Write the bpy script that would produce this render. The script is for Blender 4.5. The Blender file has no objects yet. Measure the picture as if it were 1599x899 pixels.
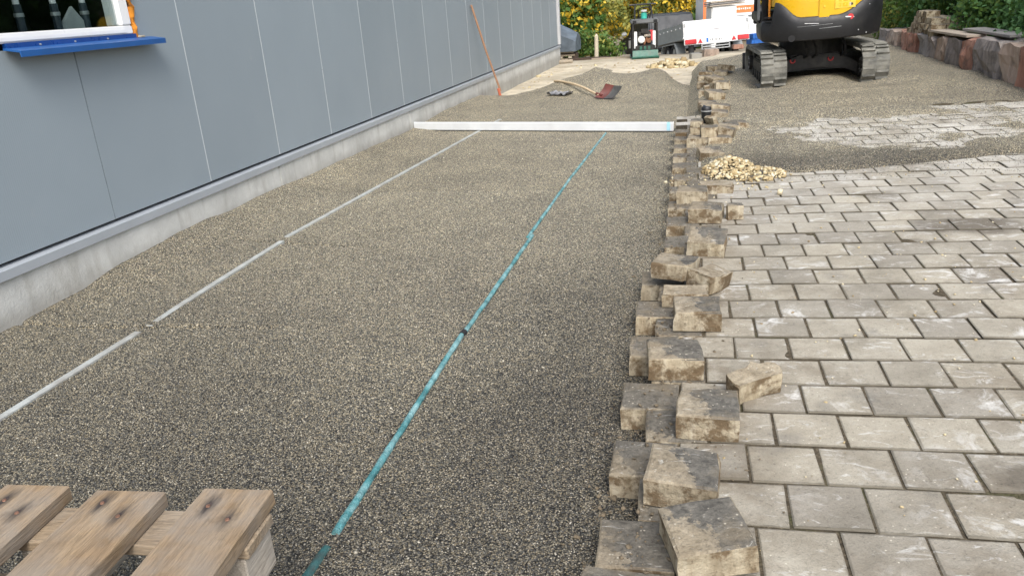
import bpy, bmesh, math, random
import numpy as np
from mathutils import Vector, Matrix, noise

R = math.radians
random.seed(7)
rng = np.random.default_rng(11)
SC = bpy.context.scene
COL = SC.collection

# ------------------------------------------------------------------ camera
pitch, roll, yaw = R(20.17), R(-4.06), R(-14.13)
fw = Vector((math.sin(yaw) * math.cos(pitch), math.cos(yaw) * math.cos(pitch), -math.sin(pitch)))
r0 = Vector((math.cos(yaw), -math.sin(yaw), 0))
u0 = r0.cross(fw)
rt = r0 * math.cos(roll) + u0 * math.sin(roll)
up = -r0 * math.sin(roll) + u0 * math.cos(roll)
cam_d = bpy.data.cameras.new('camera')
cam = bpy.data.objects.new('camera', cam_d)
COL.objects.link(cam)
M4 = Matrix((rt, up, -fw)).transposed().to_4x4()
M4.translation = (0, 0, 1.39)
cam.matrix_world = M4
cam_d.sensor_width = 36
cam_d.lens = 36 * 1206.7 / 1599
cam_d.clip_start = 0.05
cam_d.clip_end = 600
SC.camera = cam

# ------------------------------------------------------------------ light
SUN_EL, SUN_AZ = R(48), R(158)          # azimuth clockwise from +Y
W = bpy.data.worlds.new('World')
SC.world = W
W.use_nodes = True
wn = W.node_tree
wn.nodes.clear()
sky = wn.nodes.new('ShaderNodeTexSky')
sky.sky_type = 'NISHITA'
sky.sun_disc = False
sky.sun_elevation = SUN_EL
sky.sun_rotation = SUN_AZ
sky.air_density = 1.0
sky.dust_density = 3.0
sky.ozone_density = 1.0
bg = wn.nodes.new('ShaderNodeBackground')
bg.inputs['Strength'].default_value = 0.15
wo = wn.nodes.new('ShaderNodeOutputWorld')
hs = wn.nodes.new('ShaderNodeHueSaturation')      # hazy white autumn sky
hs.inputs['Saturation'].default_value = 0.6
wn.links.new(sky.outputs[0], hs.inputs['Color'])
wn.links.new(hs.outputs[0], bg.inputs[0])
wn.links.new(bg.outputs[0], wo.inputs[0])
sd = bpy.data.lights.new('sun', 'SUN')
sd.energy = 1.5
sd.angle = R(34)
sd.color = (1, .965, .90)
so = bpy.data.objects.new('sun', sd)
COL.objects.link(so)
sdir = Vector((math.sin(SUN_AZ) * math.cos(SUN_EL), math.cos(SUN_AZ) * math.cos(SUN_EL), math.sin(SUN_EL)))
so.rotation_euler = sdir.to_track_quat('Z', 'Y').to_euler()
so.location = sdir * 30

SC.view_settings.view_transform = 'Standard'
SC.view_settings.look = 'None'
SC.view_settings.exposure = 0.88
SC.view_settings.gamma = 1


# ------------------------------------------------------------------ node helper
class NT:
    def __init__(s, name):
        s.m = bpy.data.materials.new(name)
        s.m.use_nodes = True
        s.t = s.m.node_tree
        s.b = s.t.nodes['Principled BSDF']
        s.o = s.t.nodes['Material Output']

    def n(s, t, **k):
        x = s.t.nodes.new('ShaderNode' + t)
        for a, v in k.items():
            setattr(x, a, v)
        return x

    def set(s, sock, v):
        if isinstance(v, bpy.types.NodeSocket):
            s.t.links.new(v, sock)
        elif isinstance(v, (tuple, list)) and len(v) == 3 and sock.type == 'RGBA':
            sock.default_value = (*v, 1)
        else:
            sock.default_value = v

    def pos(s):
        return s.n('NewGeometry').outputs['Position']

    def obj(s):
        return s.n('TexCoord').outputs['Object']

    def rnd(s):
        return s.n('ObjectInfo').outputs['Random']

    def island(s):
        return s.n('NewGeometry').outputs['Random Per Island']

    def math(s, op, a, b=0.0, clamp=False):
        x = s.n('Math', operation=op, use_clamp=clamp)
        s.set(x.inputs[0], a)
        s.set(x.inputs[1], b)
        return x.outputs[0]

    def vadd(s, a, b):
        x = s.n('VectorMath', operation='ADD')
        s.set(x.inputs[0], a)
        s.set(x.inputs[1], b)
        return x.outputs[0]

    def vmul(s, a, b):
        x = s.n('VectorMath', operation='MULTIPLY')
        s.set(x.inputs[0], a)
        s.set(x.inputs[1], b)
        return x.outputs[0]

    def comb(s, x=0.0, y=0.0, z=0.0):
        c = s.n('CombineXYZ')
        for i, v in enumerate((x, y, z)):
            s.set(c.inputs[i], v)
        return c.outputs[0]

    def sep(s, v):
        c = s.n('SeparateXYZ')
        s.set(c.inputs[0], v)
        return c.outputs

    def noise(s, vec, scale, detail=3.0, rough=0.55, dist=0.0):
        x = s.n('TexNoise')
        s.set(x.inputs['Vector'], vec)
        x.inputs['Scale'].default_value = scale
        x.inputs['Detail'].default_value = detail
        x.inputs['Roughness'].default_value = rough
        x.inputs['Distortion'].default_value = dist
        return x.outputs['Fac']

    def voro(s, vec, scale, feature='F1'):
        x = s.n('TexVoronoi', feature=feature)
        s.set(x.inputs['Vector'], vec)
        x.inputs['Scale'].default_value = scale
        return x.outputs

    def ramp(s, f, stops, interp='LINEAR'):
        x = s.n('ValToRGB')
        s.set(x.inputs[0], f)
        e = x.color_ramp.elements
        x.color_ramp.interpolation = interp
        while len(e) < len(stops):
            e.new(0.5)
        for i, (p, c) in enumerate(stops):
            e[i].position = p
            if not isinstance(c, (tuple, list)):
                c = (c, c, c)
            e[i].color = (*c, 1)
        return x.outputs[0]

    def mix(s, f, a, b, mode='MIX'):
        x = s.n('Mix', data_type='RGBA', blend_type=mode)
        s.set(x.inputs[0], f)
        s.set(x.inputs[6], a)
        s.set(x.inputs[7], b)
        return x.outputs[2]

    def bump(s, h, dist=0.01, strength=1.0, nrm=None):
        x = s.n('Bump')
        x.inputs['Strength'].default_value = strength
        x.inputs['Distance'].default_value = dist
        s.set(x.inputs['Height'], h)
        if nrm is not None:
            s.set(x.inputs['Normal'], nrm)
        return x.outputs[0]

    def out(s, col=None, rough=None, metal=None, nrm=None, spec=None):
        b = s.b.inputs
        if col is not None: s.set(b['Base Color'], col)
        if rough is not None: s.set(b['Roughness'], rough)
        if metal is not None: s.set(b['Metallic'], metal)
        if nrm is not None: s.set(b['Normal'], nrm)
        if spec is not None: s.set(b['Specular IOR Level'], spec)
        return s.m


def basic(name, col, rough=0.6, metal=0.0, var=0.25, scale=6.0, bump=0.0, dirt=None, dirt_amt=0.5, rand=0.0):
    s = NT(name)
    v = s.vadd(s.obj(), s.math('MULTIPLY', s.rnd(), 37.0))
    n = s.noise(v, scale, 5)
    lo = tuple(c * (1 - var) for c in col)
    hi = tuple(min(1, c * (1 + var)) for c in col)
    c = s.ramp(n, [(.3, lo), (.7, hi)])
    if rand:
        c = s.mix(1.0, c, s.ramp(s.rnd(), [(0, 1 - rand), (1, 1)]), 'MULTIPLY')
    if dirt:
        d = s.noise(v, scale * 0.7, 6, .65)
        f = s.ramp(d, [(.62 - .35 * dirt_amt, 0.0), (.78 - .2 * dirt_amt, 1.0)])
        c = s.mix(s.math('MULTIPLY', f, dirt_amt), c, dirt)
    nr = s.bump(s.noise(v, scale * 8, 4), bump) if bump else None
    rr = s.ramp(s.noise(v, scale * 2.3, 4), [(.3, max(0, rough - .08)), (.7, min(1, rough + .1))])
    return s.out(c, rr, metal, nr)


def falloff_and_dust(s, p):  # painted view falloff, paler with distance; plus a dark spill band and dust
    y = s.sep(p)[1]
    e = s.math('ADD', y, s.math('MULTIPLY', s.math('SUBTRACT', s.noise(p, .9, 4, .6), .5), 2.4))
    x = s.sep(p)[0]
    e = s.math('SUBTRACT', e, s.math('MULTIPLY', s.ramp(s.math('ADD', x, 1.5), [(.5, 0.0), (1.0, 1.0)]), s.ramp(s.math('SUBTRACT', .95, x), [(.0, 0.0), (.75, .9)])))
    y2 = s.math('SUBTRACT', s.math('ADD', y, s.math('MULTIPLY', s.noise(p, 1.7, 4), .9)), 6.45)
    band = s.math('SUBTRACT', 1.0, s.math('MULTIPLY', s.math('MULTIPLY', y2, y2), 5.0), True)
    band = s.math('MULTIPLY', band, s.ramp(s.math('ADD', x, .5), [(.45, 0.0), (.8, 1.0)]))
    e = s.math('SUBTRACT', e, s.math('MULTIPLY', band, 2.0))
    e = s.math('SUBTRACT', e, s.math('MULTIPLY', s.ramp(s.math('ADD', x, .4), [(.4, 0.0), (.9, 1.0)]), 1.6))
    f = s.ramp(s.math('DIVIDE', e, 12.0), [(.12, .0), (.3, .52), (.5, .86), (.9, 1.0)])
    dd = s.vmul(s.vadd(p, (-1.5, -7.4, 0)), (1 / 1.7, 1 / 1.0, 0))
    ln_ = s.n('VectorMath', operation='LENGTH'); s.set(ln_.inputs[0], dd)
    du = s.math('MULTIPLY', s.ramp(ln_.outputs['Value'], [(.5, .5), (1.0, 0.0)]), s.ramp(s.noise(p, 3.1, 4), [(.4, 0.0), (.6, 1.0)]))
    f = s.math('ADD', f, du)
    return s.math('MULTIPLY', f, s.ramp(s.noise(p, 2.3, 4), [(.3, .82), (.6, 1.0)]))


def gravel_mat(name='gravel', scale=175.0, tint=(1.15, 1.15, 1.15), bumpd=0.006):
    s = NT(name)
    p = s.pos()
    w = s.n('TexNoise')
    s.set(w.inputs['Vector'], p)
    w.inputs['Scale'].default_value = 90
    q = s.vadd(p, s.vmul(w.outputs['Color'], (.004, .004, .004)))
    v = s.voro(q, scale)
    rc = s.sep(v['Color'])
    c = s.ramp(rc[0], [(0, (.026, .027, .027)), (.28, (.064, .065, .063)), (.52, (.118, .112, .094)),
                       (.74, (.18, .162, .122)), (.9, (.255, .23, .172)), (1, (.40, .375, .32))])
    c = s.mix(s.math('MULTIPLY', rc[1], .5), c, s.mix(1.0, c, (1.12, .96, .74), 'MULTIPLY'))
    big = s.noise(p, 1.3, 5, .6)
    c = s.mix(1.0, c, s.ramp(big, [(.3, (.84, .83, .83)), (.7, (1.14, 1.12, 1.08))]), 'MULTIPLY')
    c = s.mix(1.0, c, tint, 'MULTIPLY')
    # brightness falloff painted into the gravel: dark near the camera, much paler far off
    falloff_mask = falloff_and_dust(s, p)
    c = s.mix(1.0, c, s.mix(falloff_mask, (1.0, 1.0, 1.0), (3.02, 3.04, 2.92)), 'MULTIPLY')
    gap_shade = s.ramp(v['Distance'], [(.32, 1.0), (.7, .16)])  # occlusion between the grains, multiplied into the colour
    c = s.mix(1.0, c, gap_shade, 'MULTIPLY')
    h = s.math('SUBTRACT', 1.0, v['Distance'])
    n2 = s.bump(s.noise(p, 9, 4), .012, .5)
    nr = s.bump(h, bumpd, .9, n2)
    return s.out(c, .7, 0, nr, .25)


def pebble_mat():
    s = NT('pebble')
    r = s.island()
    c = s.ramp(r, [(0, (.042, .043, .043)), (.3, (.082, .082, .078)), (.55, (.124, .117, .099)),
                   (.76, (.18, .163, .125)), (.91, (.25, .224, .168)), (1, (.40, .375, .32))])
    c = s.mix(1.0, c, s.mix(falloff_and_dust(s, s.pos()), (1.14, 1.14, 1.14), (2.55, 2.57, 2.45)), 'MULTIPLY')  # same painted near-to-far brightness as the gravel
    return s.out(c, .7, 0, None, .25)


def sand_mat():
    s = NT('sand')
    p = s.pos()
    n = s.noise(p, 2.2, 6, .65)
    c = s.ramp(n, [(.3, (.47, .40, .29)), (.55, (.62, .55, .42)), (.75, (.70, .64, .52))])
    st = s.voro(p, 28)
    c = s.mix(s.ramp(s.noise(p, 5, 3), [(.5, 0.0), (.65, .6)]), c,
              s.ramp(s.sep(st['Color'])[0], [(0, (.18, .15, .11)), (1, (.6, .52, .4))]))
    y = s.sep(p)[1]
    dirt = s.ramp(s.noise(p, .6, 4), [(.45, 0.0), (.6, 1.0)])
    far = s.ramp(s.math('DIVIDE', y, 40.0), [(.46, 0.0), (.56, .75)])
    c = s.mix(s.math('MAXIMUM', s.math('MULTIPLY', dirt, .25), far), c, (.12, .10, .07))
    bank = s.ramp(s.math('DIVIDE', s.sep(p)[0], 10.0), [(.345, 0.0), (.375, 1.0)])
    c = s.mix(bank, c, (.045, .04, .025))
    nr = s.bump(s.noise(p, 18, 6, .7), .04, .8)
    return s.out(c, .9, 0, nr, .2)


def soil_mat():
    s = NT('soil')
    p = s.pos()
    c = s.ramp(s.noise(p, 60, 6, .7), [(.3, (.045, .038, .027)), (.55, (.11, .09, .062)), (.8, (.25, .21, .15))])
    moss = s.ramp(s.noise(p, 7, 3), [(.55, 0.0), (.7, .55)])
    c = s.mix(moss, c, (.06, .07, .025))
    nr = s.bump(s.noise(p, 150, 4), .01)
    return s.out(c, .95, 0, nr, .1)


def paver_mat(name='concrete_paver', rim=1.0):
    s = NT(name)
    p = s.pos()
    r = s.rnd()
    oc = s.n('TexCoord')
    nz = s.sep(oc.outputs['Normal'])[2]
    g = s.noise(p, 220, 3, .7)
    m = s.noise(p, 4.5, 6, .62)
    top = s.ramp(m, [(.28, (.228, .208, .168)), (.5, (.325, .300, .248)), (.72, (.395, .370, .312))])
    top = s.mix(1.0, top, s.ramp(r, [(0, (.80, .79, .79)), (.5, (.98, .97, .95)), (1, (1.12, 1.10, 1.06))]), 'MULTIPLY')
    top = s.mix(1.0, top, s.ramp(g, [(.3, .82), (.5, 1.0), (.75, 1.12)]), 'MULTIPLY')
    # brown soiling
    br = s.ramp(s.noise(p, 2.1, 7, .75), [(.5, 0.0), (.66, .6)])
    xy = s.sep(p)
    near = s.ramp(s.math('ADD', xy[0], s.math('MULTIPLY', s.noise(p, 6, 4), .25)), [(.18, .75), (.5, 0.0)])
    nd = s.math('MULTIPLY', near, s.ramp(s.noise(s.vadd(p, (5, 2, 0)), 8, 6, .7), [(.42, 0.0), (.56, 1.0)]))
    top = s.mix(s.math('MAXIMUM', br, nd), top, (.175, .145, .105))
    dust = s.math('MULTIPLY', s.ramp(s.math('DIVIDE', xy[1], 10.0), [(.38, 0.0), (.7, .75)]), s.ramp(s.noise(p, 2.6, 5, .65), [(.38, 0.0), (.6, 1.0)]))
    top = s.mix(dust, top, (.56, .54, .49))
    wq = s.vadd(p, s.vmul(s.comb(s.noise(p, 5, 4), s.noise(s.vadd(p, (9, 4, 0)), 5, 4), 0.0), (.34, .34, 0)))
    for (sx_, sy_, rx_, ry_, am) in ((1.40, 4.36, .34, .17, .8), (1.15, 4.12, .13, .10, .6), (.88, 2.05, .09, .06, .75), (1.10, 5.05, .2, .12, .4), (1.9, 3.95, .2, .1, .35)):
        q = s.vmul(s.vadd(wq, (-sx_ - .17, -sy_ - .17, 0)), (1 / rx_, 1 / ry_, 0))
        ln_ = s.n('VectorMath', operation='LENGTH'); s.set(ln_.inputs[0], q)
        top = s.mix(s.ramp(ln_.outputs['Value'], [(.45, am), (1.0, 0.0)]), top, (.115, .098, .076))
    # grey worn patches, white scuffs and cement spots
    dk = s.ramp(s.noise(s.vadd(p, (3.1, 7.7, 0)), 3.0, 5, .6), [(.6, 0.0), (.72, .5)])
    top = s.mix(dk, top, (.15, .145, .135))
    vv = s.vadd(s.vmul(p, (5.0, 11.0, 5.0)), s.math('MULTIPLY', r, 19.0))
    wh = s.ramp(s.noise(vv, 1.6, 6, .68, 1.2), [(.585, 0.0), (.70, .8)])
    top = s.mix(wh, top, (.60, .59, .56))
    sm = s.math('MULTIPLY', s.ramp(s.noise(s.vadd(p, (1.7, .3, 0)), 6.5, 5, .7, .6), [(.56, 0.0), (.70, .8)]), s.ramp(s.noise(p, 1.1, 2), [(.40, 0.0), (.52, 1.0)]))
    top = s.mix(sm, top, (.64, .63, .60))
    grit = s.ramp(s.noise(p, 75, 4, .75), [(.34, .72), (.44, 1.0)])
    top = s.mix(1.0, top, grit, 'MULTIPLY')
    ws = s.ramp(s.voro(p, 46)['Distance'], [(.06, 1.0), (.14, 0.0)])
    ws = s.math('MULTIPLY', ws, s.ramp(s.noise(p, 9, 2), [(.46, 0.0), (.56, .85)]))
    top = s.mix(ws, top, (.6, .56, .46))
    side = s.ramp(s.noise(p, 14, 6, .7), [(.3, (.03, .026, .019)), (.6, (.075, .063, .044)), (.8, (.15, .125, .09))])
    # soil packed into the worn rims of each block
    ol = s.sep(oc.outputs['Object'])
    wob = s.math('MULTIPLY', s.math('SUBTRACT', s.noise(p, 45, 4), .5), .010)
    ry = s.ramp(s.math('ADD', s.math('SUBTRACT', s.math('ABSOLUTE', ol[1]), .0848), wob), [(.0, 0.0), (.0045, .72)])
    rx = s.ramp(s.math('ADD', s.math('SUBTRACT', s.math('ABSOLUTE', ol[0]), .0895), wob), [(.0, 0.0), (.004, .3)])
    top = s.mix(s.math('MULTIPLY', s.math('MAXIMUM', rx, ry), rim), top, (.105, .093, .070))
    c = s.mix(s.ramp(nz, [(.4, 0.0), (.8, 1.0)]), side, top)
    nr = s.bump(g, .0025, .8, s.bump(s.noise(p, 30, 4), .004))
    return s.out(c, .88, 0, nr, .25)


def loose_mat(name='weathered_paver', dark=1.0, shift=0.0):
    s = NT(name)
    r = s.rnd()
    oc = s.n('TexCoord')
    nz = s.sep(oc.outputs['Normal'])[2]
    ob = s.vadd(oc.outputs['Object'], s.math('MULTIPLY', r, 23.0))
    ol = oc.outputs['Object']
    xyz = s.sep(ol)
    # the worn anthracite face layer covers most of the top, rubbed off along one side
    e = s.math('ADD', s.math('MULTIPLY', xyz[0], 4.2), s.math('MULTIPLY', xyz[1], 2.2))
    e = s.math('ADD', e, s.math('MULTIPLY', s.noise(ob, 11, 7, .72), 1.7))
    e = s.math('ADD', e, s.math('MULTIPLY', r, .4))
    e = s.math('ADD', e, shift)
    f = s.ramp(e, [(.55, 0.0), (1.0, .35 * dark), (1.5, dark)])
    tan = s.ramp(s.noise(ob, 16, 6, .7), [(.3, (.20, .165, .115)), (.5, (.31, .265, .195)), (.75, (.42, .375, .295))])
    drk = s.ramp(s.noise(ob, 30, 5, .7), [(.3, (.072, .069, .063)), (.7, (.185, .174, .152))])
    top = s.mix(f, tan, drk)
    top = s.mix(1.0, top, s.ramp(s.noise(ob, 70, 5, .75), [(.32, .62), (.5, 1.0), (.7, 1.15)]), 'MULTIPLY')
    top = s.mix(s.ramp(s.noise(s.vadd(ob, (3, 3, 3)), 7, 5, .65), [(.5, 0.0), (.66, .55)]), top, (.20, .165, .115))
    vv = s.vmul(ob, (9.0, 24.0, 9.0))
    wh = s.ramp(s.noise(vv, 1.7, 6, .65, .8), [(.62, 0.0), (.72, .75)])
    top = s.mix(wh, top, (.55, .54, .5))
    ws = s.ramp(s.voro(ob, 55)['Distance'], [(.10, .8), (.2, 0.0)])
    ws = s.math('MULTIPLY', ws, s.ramp(s.noise(ob, 12, 2), [(.48, 0.0), (.58, 1.0)]))
    top = s.mix(ws, top, (.5, .46, .38))
    sv = s.vmul(ob, (30.0, 30.0, 5.0))
    side = s.ramp(s.noise(sv, 1.0, 5, .6), [(.3, (.24, .195, .13)), (.55, (.40, .35, .26)), (.8, (.52, .48, .39))])
    sd_ = s.ramp(s.noise(ob, 11, 6, .7), [(.47, 0.0), (.58, .95)])
    side = s.mix(sd_, side, (.14, .10, .06))
    side = s.mix(s.ramp(s.noise(ob, 90, 3), [(.6, 0.0), (.7, .5)]), side, (.1, .08, .055))
    c = s.mix(s.ramp(nz, [(.55, 0.0), (.85, 1.0)]), side, top)
    c = s.mix(1.0, c, s.ramp(r, [(0, (.88, .87, .86)), (.5, (1.0, .99, .97)), (1, (1.1, 1.07, 1.02))]), 'MULTIPLY')
    nr = s.bump(s.noise(ob, 170, 4, .7), .004, .9, s.bump(s.noise(ob, 35, 4), .008))
    return s.out(c, .92, 0, nr, .15)


def panel_mat():
    s = NT('grey_sheet_metal')
    p = s.pos()
    x = s.sep(p)
    h = s.math('SINE', s.math('MULTIPLY', x[1], 2 * math.pi / .026))
    h = s.math('POWER', s.math('ABSOLUTE', h), 5.0)
    n = s.noise(s.vmul(p, (1, 1.2, .8)), 1.2, 4)
    c = s.ramp(n, [(.3, (.244, .290, .324)), (.7, (.262, .308, .342))])
    sm = s.ramp(s.noise(p, 5, 6, .7), [(.62, 0.0), (.8, .25)])
    c = s.mix(sm, c, (.36, .37, .37))
    c = s.mix(1.0, c, s.ramp(s.rnd(), [(0, .95), (1, 1.03)]), 'MULTIPLY')
    nr = s.bump(h, .0012, .22, s.bump(s.noise(p, 1.6, 2), .006))
    return s.out(c, .42, 0, nr, .5)


def concrete_mat(name='concrete', base=(.40, .40, .375)):
    s = NT(name)
    p = s.pos()
    n = s.noise(p, 3.2, 7, .65)
    c = s.ramp(n, [(.3, tuple(v * .78 for v in base)), (.55, base), (.75, tuple(v * 1.15 for v in base))])
    st = s.ramp(s.noise(s.vmul(p, (8, 8, 1.6)), 1.2, 5), [(.55, 0.0), (.7, .35)])
    c = s.mix(st, c, (.27, .25, .21))
    z = s.sep(p)[2]
    splash = s.math('MULTIPLY', s.ramp(s.math('ADD', z, s.math('MULTIPLY', s.noise(p, 9, 4), .12)), [(.1, .6), (.2, 0.0)]), .8)
    c = s.mix(splash, c, (.2, .18, .145))
    pits = s.ramp(s.voro(p, 42)['Distance'], [(.05, .6), (.1, 0.0)])
    c = s.mix(pits, c, (.16, .15, .13))
    nr = s.bump(s.noise(p, 60, 5, .7), .004)
    return s.out(c, .85, 0, nr, .2)


def wood_mat(name, a, b, knots=False, grey=0.0, axis=1):
    s = NT(name)
    oc = s.obj()
    r = s.math('MULTIPLY', s.rnd(), 31.0)
    sc = (34, 3.2, 34) if axis == 1 else (3.2, 34, 34)
    v = s.vadd(s.vmul(oc, sc), r)
    n = s.noise(v, 1.0, 6, .62, .6)
    c = s.ramp(n, [(.28, b), (.5, tuple((x + y) / 2 for x, y in zip(a, b))), (.72, a)])
    fine = s.noise(s.vadd(s.vmul(oc, tuple(x * 7 for x in sc)), r), 1.0, 3)
    c = s.mix(1.0, c, s.ramp(fine, [(.3, .66), (.6, 1.1)]), 'MULTIPLY')
    if grey:
        c = s.mix(s.math('MULTIPLY', s.ramp(s.noise(s.vadd(oc, r), 9, 5), [(.4, 0.0), (.65, 1.0)]), grey), c, (.27, .25, .22))
    c = s.mix(s.ramp(s.noise(s.vadd(oc, r), 14, 5, .7), [(.58, 0.0), (.75, .5)]), c, tuple(x * .45 for x in b))
    if knots:
        rr_ = s.math('SUBTRACT', s.rnd(), .5)
        for (kx, ky, kw) in ((-.035, -.047, 1.0), (.028, -.088, .9)):
            q = s.vadd(oc, s.comb(-kx, -ky, 0.0))
            q = s.vmul(q, (1 / .020, 1 / .052, 0))
            ln_ = s.n('VectorMath', operation='LENGTH'); s.set(ln_.inputs[0], q)
            dd = s.math('ADD', ln_.outputs['Value'], s.math('MULTIPLY', s.math('SUBTRACT', s.noise(s.vmul(oc, (70, 18, 70)), 1.0, 4), .5), 1.3))
            c = s.mix(s.math('MULTIPLY', s.ramp(dd, [(.15, .95), (1.0, 0.0)]), kw), c, (.035, .030, .030))
        c = s.mix(s.ramp(s.noise(s.vadd(oc, r), 5, 4, .6), [(.52, 0.0), (.7, .45)]), c, (.20, .16, .12))
    nr = s.bump(fine, .002, .8, s.bump(n, .005))
    return s.out(c, .8, 0, nr, .25)


def leaf_mat(name, stops, trans=.25):
    s = NT(name)
    p = s.pos()
    cl = s.ramp(s.noise(p, 1.5, 4, .6), [(.32, 0.0), (.68, 1.0)])
    f = s.math('ADD', s.math('MULTIPLY', s.island(), .5), s.math('MULTIPLY', cl, .5))
    c = s.ramp(f, stops)
    s.out(c, .6, 0, None, .3)
    tr = s.n('BsdfTranslucent')
    s.set(tr.inputs[0], s.mix(1.0, c, (1.3, 1.25, .7), 'MULTIPLY'))
    mx = s.n('MixShader')
    mx.inputs[0].default_value = trans
    s.t.links.new(s.b.outputs[0], mx.inputs[1])
    s.t.links.new(tr.outputs[0], mx.inputs[2])
    s.t.links.new(mx.outputs[0], s.o.inputs[0])
    return s.m


def glass_mat(name='window_glass', tint=(.75, .8, .8)):
    s = NT(name)
    t = s.n('BsdfTransparent')
    s.set(t.inputs[0], tint)
    g = s.n('BsdfGlossy')
    g.inputs['Roughness'].default_value = .02
    f = s.n('LayerWeight')
    f.inputs['Blend'].default_value = .5
    fr_ = s.math('ADD', s.math('MULTIPLY', s.math('POWER', f.outputs['Facing'], 5.0), .9), .035)
    mx = s.n('MixShader')
    s.t.links.new(fr_, mx.inputs[0])
    s.t.links.new(t.outputs[0], mx.inputs[1])
    s.t.links.new(g.outputs[0], mx.inputs[2])
    s.t.links.new(mx.outputs[0], s.o.inputs[0])
    return s.m


def stone_mat(name, a, b, cc):
    s = NT(name)
    oc = s.vadd(s.obj(), s.math('MULTIPLY', s.rnd(), 41.0))
    v = s.vmul(oc, (9, 9, 1.4))
    n = s.noise(v, 1.0, 6, .65, .5)
    c = s.ramp(n, [(.25, b), (.5, a), (.75, cc)])
    c = s.mix(s.ramp(s.noise(oc, 4, 5, .7), [(.5, 0.0), (.66, .75)]), c, (.07, .065, .062))
    c = s.mix(s.ramp(s.noise(oc, 22, 4, .7), [(.6, 0.0), (.72, .35)]), c, (.42, .39, .34))
    nr = s.bump(s.noise(oc, 40, 5, .7), .012, .9, s.bump(n, .02))
    return s.out(c, .9, 0, nr, .2)


def chip_mat():
    s = NT('limestone_chip')
    c = s.ramp(s.island(), [(0, (.27, .20, .105)), (.4, (.44, .35, .20)), (.75, (.56, .475, .30)), (1, (.68, .62, .47))])
    nr = s.bump(s.noise(s.pos(), 60, 4), .006)
    return s.out(c, .9, 0, nr, .2)


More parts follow.
